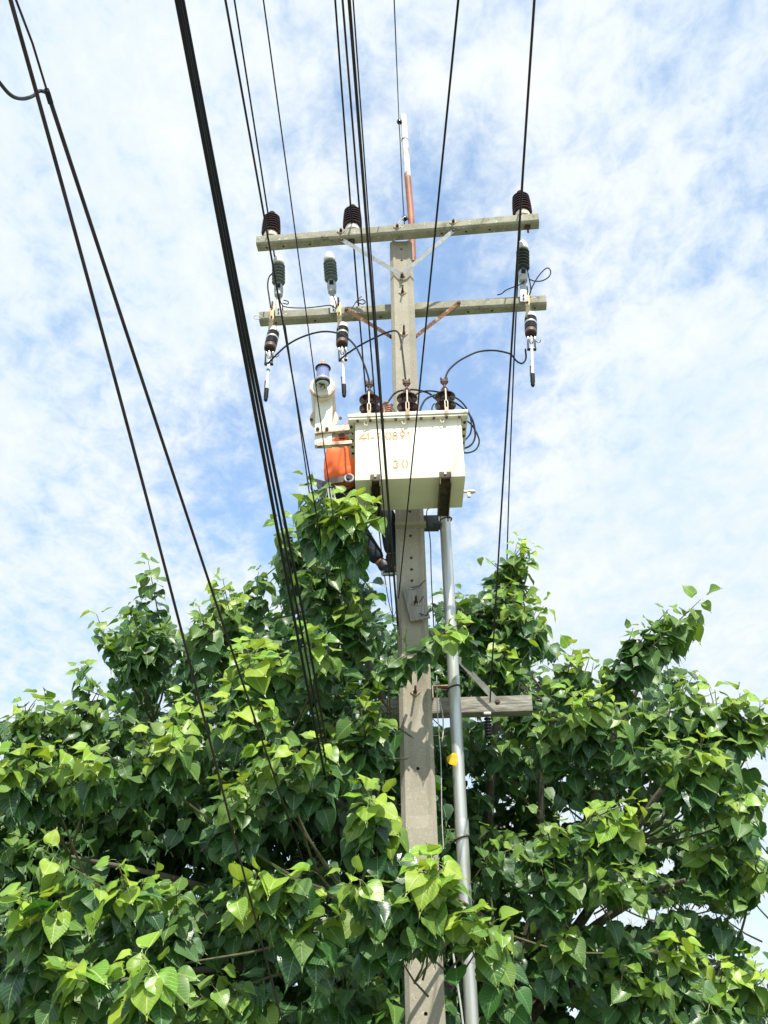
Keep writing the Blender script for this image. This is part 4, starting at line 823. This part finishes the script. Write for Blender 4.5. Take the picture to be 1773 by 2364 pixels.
# named long shoots that break the outline: tip, base (display px), depth
SHOOTS = [((318, 1200), (350, 1370), .35, .3, .115), ((205, 1318), (265, 1440), .25, .5, .11), ((172, 1432), (190, 1560), -.2, .5, .105), ((480, 1240), (520, 1380), .2, .6, .115), ((425, 1298), (480, 1440), .1, .4, .11), ((560, 1228), (575, 1340), .3, .3, .11), ((606, 1110), (660, 1260), .2, .4, .12), ((662, 1030), (690, 1200), -.1, .3, .12), ((790, 1075), (735, 1200), -1.05, .9, .15), ((700, 1085), (715, 1190), -1.0, .4, .13), ((745, 1060), (740, 1180), -1.05, .5, .13), ((690, 1050), (700, 1170), -1.0, .4, .12), ((665, 1085), (680, 1180), -.9, .3, .12), ((780, 1095), (760, 1190), -1.1, .6, .14), ((822, 1090), (770, 1170), -1.1, .7, .13),
          ((1120, 1160), (1075, 1330), .6, .7, .115), ((1180, 1300), (1100, 1440), .5, .6, .115), ((1150, 1175), (1090, 1330), .6, .6, .11), ((1525, 1285), (1370, 1440), .05, .35, .14), ((1450, 1310), (1370, 1420), .1, .3, .13), ((1490, 1330), (1380, 1440), .1, .2, .13), ((1440, 1370), (1350, 1470), .05, .2, .125), ((1400, 1350), (1340, 1480), .1, .2, .12), ((1370, 1350), (1330, 1450), .2, .4, .11), ((1240, 1395), (1210, 1500), .3, .6, .11), ((1260, 1490), (1290, 1620), -.15, .7, .13), ((1500, 1455), (1460, 1580), -.05, .5, .12), ((1600, 1490), (1560, 1600), .0, .6, .12), ((1640, 1700), (1560, 1750), .0, .4, .12), ((1520, 1600), (1500, 1740), -.3, .7, .13), ((1380, 1730), (1240, 1790), -.45, .8, .125), ((1290, 1840), (1180, 1870), -.35, .5, .12),
          ((1000, 1345), (880, 1440), -.45, .8, .125), ((985, 1330), (1040, 1420), -.4, .8, .12), ((890, 1410), (830, 1470), -.4, .3, .13), ((1040, 1980), (870, 1960), -1.55, .7, .15), ((1080, 2010), (930, 1950), -1.5, .5, .145), ((940, 1860), (870, 1950), -1.6, .8, .15), ((545, 1890), (700, 1920), -1.8, .95, .15), ((500, 1930), (640, 1930), -1.8, .8, .145), ((750, 1885), (800, 1960), -1.8, .8, .11), ((800, 1720), (800, 1800), -1.2, .8, .145), ((80, 1830), (260, 1950), -1.6, .6, .13), ((130, 1950), (60, 2010), -1.7, .6, .15), ((270, 1900), (330, 1980), -1.6, .8, .13), ((300, 2060), (330, 2180), -2.0, 1., .15), ((150, 2090), (220, 2130), -1.8, .7, .14), ((480, 2160), (620, 2100), -1.6, .3, .15),
          ((400, 1500), (400, 1600), -.6, .9, .13), ((530, 1400), (540, 1520), -.7, 1., .15), ((600, 1410), (600, 1500), -.7, .9, .12), ((40, 1620), (60, 1720), -1.1, .9, .14), ((200, 1620), (230, 1710), -1.1, .9, .13), ((440, 1340), (450, 1430), 0, .3, .12), ((0, 1640), (30, 1720), -1.1, .9, .14), ((1330, 1990), (1380, 2060), 0, .2, .11), ((1470, 2030), (1440, 2110), -.1, .9, .12), ((960, 1600), (1000, 1560), .25, .1, .12), ((1640, 1580), (1560, 1640), 0, .3, .12)]
for (tp, bs, Yd, yo, ls) in SHOOTS:
    T_ = atd(*tp, Yd-.05); B_ = atd(*bs, Yd+.12); d = (T_-B_); Ln = d.length
    sprays.append((T_, d.normalized(), Ln, int(14+Ln*22), yo, ls, 1))
nfront = len(sprays)
# inner mass behind the lobes
cnt = 0
while cnt < 3300:
    x = random.uniform(-70, 1730); y = random.uniform(1050, 2320)
    if not (inside(x, y) and inside(x, y-65) and inside(x+30, y-20) and inside(x-30, y-20)): continue
    base = .55 - (y-1100)/1100*.9 if x < 900 else .75 - (y-1100)/1100*.3
    Yd = base + random.uniform(.6, 2.6)
    if Yd < base+1.5 and any(((x-a)/c)**2+((y-b)/d_)**2 < 1 for a, b, c, d_ in HOLLOWS): continue
    tip = atd(x, y, Yd)
    d = (V(random.uniform(-.7, .7), -.5, random.uniform(-.1, .8))).normalized()
    sprays.append((tip, d, random.uniform(.3, .55), int(random.uniform(8, 13)), random.uniform(0, .25), random.uniform(.12, .145), 2)); cnt += 1
# leaves
LV = []     # (pos, xaxis, yaxis, zaxis, size, youth, rnd, kind, nearness)
twigs = MB()
sunl = SUNV
for (tip, d, Ln, nl, yo, ls, free) in sprays:
    side0 = d.cross(V(0, 0, 1)); side0 = side0.normalized() if side0.length > .1 else V(1, 0, 0)
    sag = V(0, 0, -.10*Ln) if free != 1 else V(0, 0, .03)
    base = tip - d*Ln; bend = random.uniform(-.05, .05)
    def pt(u): return base.lerp(tip, u) + (sag*(-4*u*(1-u))*-.5) + side0*bend*math.sin(u*math.pi)
    pts = [pt(u) for u in (0, .25, .5, .72, .93)]
    if free != 2 or random.random() < .1: twigs.tube(pts, [.0065, .0055, .0045, .0035, .002], 4 if free == 2 else 5, False)
    for k in range(nl):
        u = 1 - (k/nl)**.85*random.uniform(.93, 1.0)*.95
        p = pt(u); ang = k*2.4+random.uniform(-.4, .4)
        up2 = d.cross(side0)
        sd = (side0*math.cos(ang) + up2*math.sin(ang)*.75).normalized()
        age = k/nl; young = max(0., min(1., yo*(1.75-3.0*age)+random.uniform(-.10, .08)))
        size = (.97 if tip.y > -.9 else .90)*ls*random.choice((1, 1, 1, .8))*random.uniform(.68, 1.18)*(.74+.33*min(1, age*4+.2))
        if age < .12 and free != 2: size *= .92
        droop = random.uniform(.55, 1.25)*(.35 if age < .12 else 1)
        ya = (rnd_unit()*.33 + sd*.75 + d*.35*(1-age) + V(0, 0, -droop) + V(0, -.12, 0)).normalized()
        nn = (V(0, -.75, .62)+V(random.uniform(-.7, .7), random.uniform(-.35, .35), random.uniform(-.35, .4)) + sd*.35)
        za = nn - ya*nn.dot(ya)
        if za.length < .15: continue
        za.normalize()
        if random.random() < .07: za = -za
        xa = ya.cross(za)
        pos = np.array(p) - size*(PET[0]*np.array(xa)+PET[1]*np.array(ya)+PET[2]*np.array(za))
        LV.append((pos, xa, ya, za, size, young, random.random(), free))
# keep the pole, conduit, tank, worker and the sky clear
pos = np.array([l[0] for l in LV]); ya_ = np.array([l[2] for l in LV]); sz_ = np.array([l[4] for l in LV]); fr_ = np.array([l[7] for l in LV])
ctr = pos + ya_*(sz_*.5)[:, None]
def projn(P):
    v = P-np.array(CPOS); z = v@np.array(FW); return (886.5+CAM_F*(v@np.array(RT))/z)/1.0687, (1182-CAM_F*(v@np.array(UP))/z)/1.0687, z
X_, Y_, Zd = projn(ctr); T_x, T_y, _ = projn(pos+ya_*sz_[:, None])
keep = np.ones(len(LV), bool)
lim = np.where(fr_ == 1, 1, 0)
keep &= (inside(X_, Y_) | (X_ < -60) | (X_ > 1720) | ((lim == 1))) & ((inside(T_x, T_y)) | (lim == 1) | (T_x < 0) | (T_x > 1659))
for hx, hy, hrx, hry in HOLES:
    e = ((X_-hx)/(hrx+10))**2+((Y_-hy)/(hry+10))**2; keep &= ~((e < 1))
pxl = (923+.0388*(Y_*1.0687-560))/1.0687; hw = (26+(Y_*1.0687-560)/1804*21)/1.0687
near_ok = ((fr_ == 1) & (Y_ < 1500) & (Y_ > 1300)) | ((Y_ > 1800) & (Y_ < 2060) & (ctr[:, 1] < -1.0))
inpole = (np.abs(X_-pxl) < hw+16) & (Y_ > 1050); incond = (np.abs(X_-(1024+.0574*(Y_*1.0687-1180))/1.0687) < 30) & (Y_ > 1050)
keep &= ~((inpole | incond) & (ctr[:, 1] < .35) & ~near_ok)
keep &= ~((X_ > 925) & (X_ < 1165) & (Y_ > 1425) & (Y_ < 1560) & (ctr[:, 1] < .35) & ~((Y_ < 1470) & (fr_ == 1)))
keep &= ~((X_ > 815) & (X_ < 925) & (Y_ > 1490) & (Y_ < 1560) & (ctr[:, 1] < .35))
w_ = ctr
keep &= ~((w_[:, 0] > -.02) & (w_[:, 0] < .56) & (w_[:, 1] > -.25) & (w_[:, 1] < .25))
keep &= ~((w_[:, 0] > -.33) & (w_[:, 0] < .7) & (w_[:, 1] > -.90) & (w_[:, 1] < -.2) & (w_[:, 2] > 5.5))
keep &= ~((X_ > 815) & (X_ < 1020) & (Y_ < 1110)) & ~((X_ > 698) & (X_ < 770) & (Y_ < 1048)) & ~((X_ > 690) & (Y_ < 1030) & (X_ < 1100)) 
keep &= ~((X_ > 828) & (X_ < 940) & (Y_ < 1270) & (ctr[:, 1] < .6)) & ~((X_ > 790) & (X_ < 862) & (Y_ > 1140) & (Y_ < 1262) & (ctr[:, 1] < .5))
keep &= ~((fr_ != 1) & (ctr[:, 1] < -2.4))
idx = np.nonzero(keep)[0]
print('LEAVES', len(LV), len(idx), 'sprays', len(sprays))
# largest in the picture first, of those in frame and at the crown's surface
vis = [i for i in idx if fr_[i] != 2 and 0 < X_[i] < 1659 and Y_[i] < 2212]
cell = {}
for i in idx:
    key = (int(X_[i]//14), int(Y_[i]//14))
    if key not in cell or Zd[i] < cell[key]: cell[key] = Zd[i]
vis = [i for i in vis if Zd[i] - cell[(int(X_[i]//14), int(Y_[i]//14))] < .05]
vis.sort(key=lambda i: -sz_[i]/Zd[i]); single = vis[:298]; sset = set(single)
tree = thing('tree', (.9, 2.4, 0), 'broad leafy tree with heart-shaped leaves growing all round the lower pole', 'tree')
tree.location = (.9, 2.4, 0); TO = np.array((.9, 2.4, 0.))
# single leaves share a few meshes
youths = [0.0, .2, .4, .6, .8, 1.0]; tmesh = {}
def leaf_mesh(ti, yi, ri):
    if (ti, yi, ri) in tmesh: return tmesh[(ti, yi, ri)]
    v, uv, f = TPL[ti]; me = bpy.data.meshes.new('leaf'); me.from_pydata([tuple(p) for p in v], [], f)
    ul = me.uv_layers.new(name='UVMap')
    for l in me.loops: ul.data[l.index].uv = uv[l.vertex_index]
    a = me.attributes.new('youth', 'FLOAT', 'POINT'); a.data.foreach_set('value', [youths[yi]]*len(v))
    a = me.attributes.new('rnd', 'FLOAT', 'POINT'); a.data.foreach_set('value', [ri/3]*len(v))
    me.shade_smooth(); me.materials.append(MT['leaf']); tmesh[(ti, yi, ri)] = me; return me
for i in single:
    p, xa, ya, za, size, yo, rd, fr = LV[i]
    o = bpy.data.objects.new('leaf', leaf_mesh(int(rd*97) % len(TPL), int(round(yo*5)), int(rd*31) % 4)); COL.objects.link(o); o.parent = tree
    p = Vector(p-TO)
    o.matrix_local = Matrix(((xa.x*size, ya.x*size, za.x*size, p.x), (xa.y*size, ya.y*size, za.y*size, p.y), (xa.z*size, ya.z*size, za.z*size, p.z), (0, 0, 0, 1)))
# the rest of the foliage: one part
Vs, UVs, Fs, Yo, Rd = [], [], [], [], []; off = 0
for i in idx:
    if i in sset: continue
    p, xa, ya, za, size, yo, rd, fr = LV[i]
    tp = TLO[int(rd*50) % 2] if fr == 2 else TPL[int(rd*97) % len(TPL)]
    v, uv, f = tp; Mx = np.array([xa, ya, za])
    Vs.append(v@Mx*size+p-TO); UVs.append(uv); Fs.append(np.array(f)+off); off += len(v); Yo += [yo]*len(v); Rd += [rd]*len(v)
Vs = np.concatenate(Vs); UVs = np.concatenate(UVs); Fs = np.concatenate(Fs)
me = bpy.data.meshes.new('foliage'); me.vertices.add(len(Vs)); me.vertices.foreach_set('co', Vs.astype('f').ravel())
me.loops.add(Fs.size); me.loops.foreach_set('vertex_index', Fs.astype('i').ravel()); me.polygons.add(len(Fs)); me.polygons.foreach_set('loop_start', np.arange(0, Fs.size, 3, dtype='i'))
me.update(calc_edges=True)
ul = me.uv_layers.new(name='UVMap'); ul.data.foreach_set('uv', UVs[Fs.ravel()].astype('f').ravel())
for nm_, dat in (('youth', Yo), ('rnd', Rd)):
    a = me.attributes.new(nm_, 'FLOAT', 'POINT'); a.data.foreach_set('value', np.array(dat, 'f'))
me.shade_smooth(); me.materials.append(MT['leaf'])
fo = bpy.data.objects.new('foliage', me); COL.objects.link(fo); fo.parent = tree; fo['kind'] = 'stuff'
tw = twigs.build('twigs', 'twig', tree); tw['kind'] = 'stuff'
# trunk and limbs
m_ = MB(); m_.tube(spline([V(.9, 2.4, -.3), V(.88, 2.4, .8), V(.98, 2.3, 1.8), V(.9, 2.2, 2.6)], 5), [.30, .27, .25, .24, .235, .23, .225, .22, .21, .205, .20, .195, .19, .18, .175, .17], 14); m_.build('trunk', 'bark', tree)
fork = V(.9, 2.2, 2.55)
LIMBS = [((150, 1850), .2), ((330, 1560), .5), ((480, 1400), .9), ((640, 1300), .6), ((720, 1200), .0), ((560, 1900), .1), ((60, 2050), .3), ((250, 2120), -.1), ((760, 1960), -.6), ((1000, 1950), -.8), ((1080, 1300), .9), ((1200, 1520), .6), ((1400, 1450), .5), ((1520, 1600), .4), ((1480, 1900), .5), ((1350, 1820), .1), ((1560, 2080), .3), ((820, 1500), .5), ((620, 1600), .0), ((1280, 2100), .5)]
ends = []
for (px_, Yd) in LIMBS:
    E_ = atd(*px_, Yd+.55); mid = fork.lerp(E_, .45)+V(random.uniform(-.15, .15), random.uniform(-.1, .2), random.uniform(-.05, .3))
    if E_.x < .7 and E_.x > -.2 and E_.y < .3: mid.x -= .5
    pts = spline([fork+V(0, 0, -.2), fork.lerp(mid, .5)+V(0, .05, -.05), mid, mid.lerp(E_, .55)+V(random.uniform(-.1, .1), 0, .05), E_], 5); k = len(pts)
    rad = [.048*(1-i/k)**.8+.008 for i in range(k)]
    if any(.02 < p.x < .56 and abs(p.y) < .22 for p in pts): pts = [p+V(-.55 if E_.x < .3 else .45, 0, 0)*math.sin(math.pi*i/(k-1)) for i, p in enumerate(pts)]
    m_ = MB(); m_.tube(pts, rad, 9); m_.build('limb', 'bark', tree); ends += pts[4:]
# thin branches from the limbs to the sprays
bm_ = MB()
for j, (tip, d, Ln, nl, yo, ls, free) in enumerate(sprays):
    if free == 2 or (free == 0 and j % 9): continue
    b0 = tip-d*Ln; e = min(ends, key=lambda q: (q-b0).length); dist = (e-b0).length
    if dist > 1.6: continue
    mid = e.lerp(b0, .5)+V(random.uniform(-.06, .06), random.uniform(0, .1), -.05)
    pts = [e, mid, b0]
    if any(.02 < q.x < .56 and abs(q.y) < .24 for q in spline(pts, 4)): continue
    bm_.tube(spline(pts, 3), [.010, .0095, .009, .0085, .008, .007, .0055], 5, False)
bo = bm_.build('branches', 'twig', tree); bo['kind'] = 'stuff'
# one fallen yellow leaf caught beside the conduit
v, uv, f = TPL[1]
P = at(1040, 1745, -.14); ymat = mat('yellow_leaf', (.75, .50, .02), .5, col2=(.62, .36, .02), sc=30); MT['yleaf'] = ymat
m_ = MB(); Rr = Matrix(((.6, .45, .2), (-.4, -.1, .9), (.3, -.85, .3))).normalized()
m_.v = [P+Rr @ Vector(p)*.085 for p in v]; m_.f = [tuple(q) for q in f]; tag(m_.build('yellow_leaf', 'yleaf'), 'bright yellow fallen leaf caught on the left side of the conduit', 'leaf')
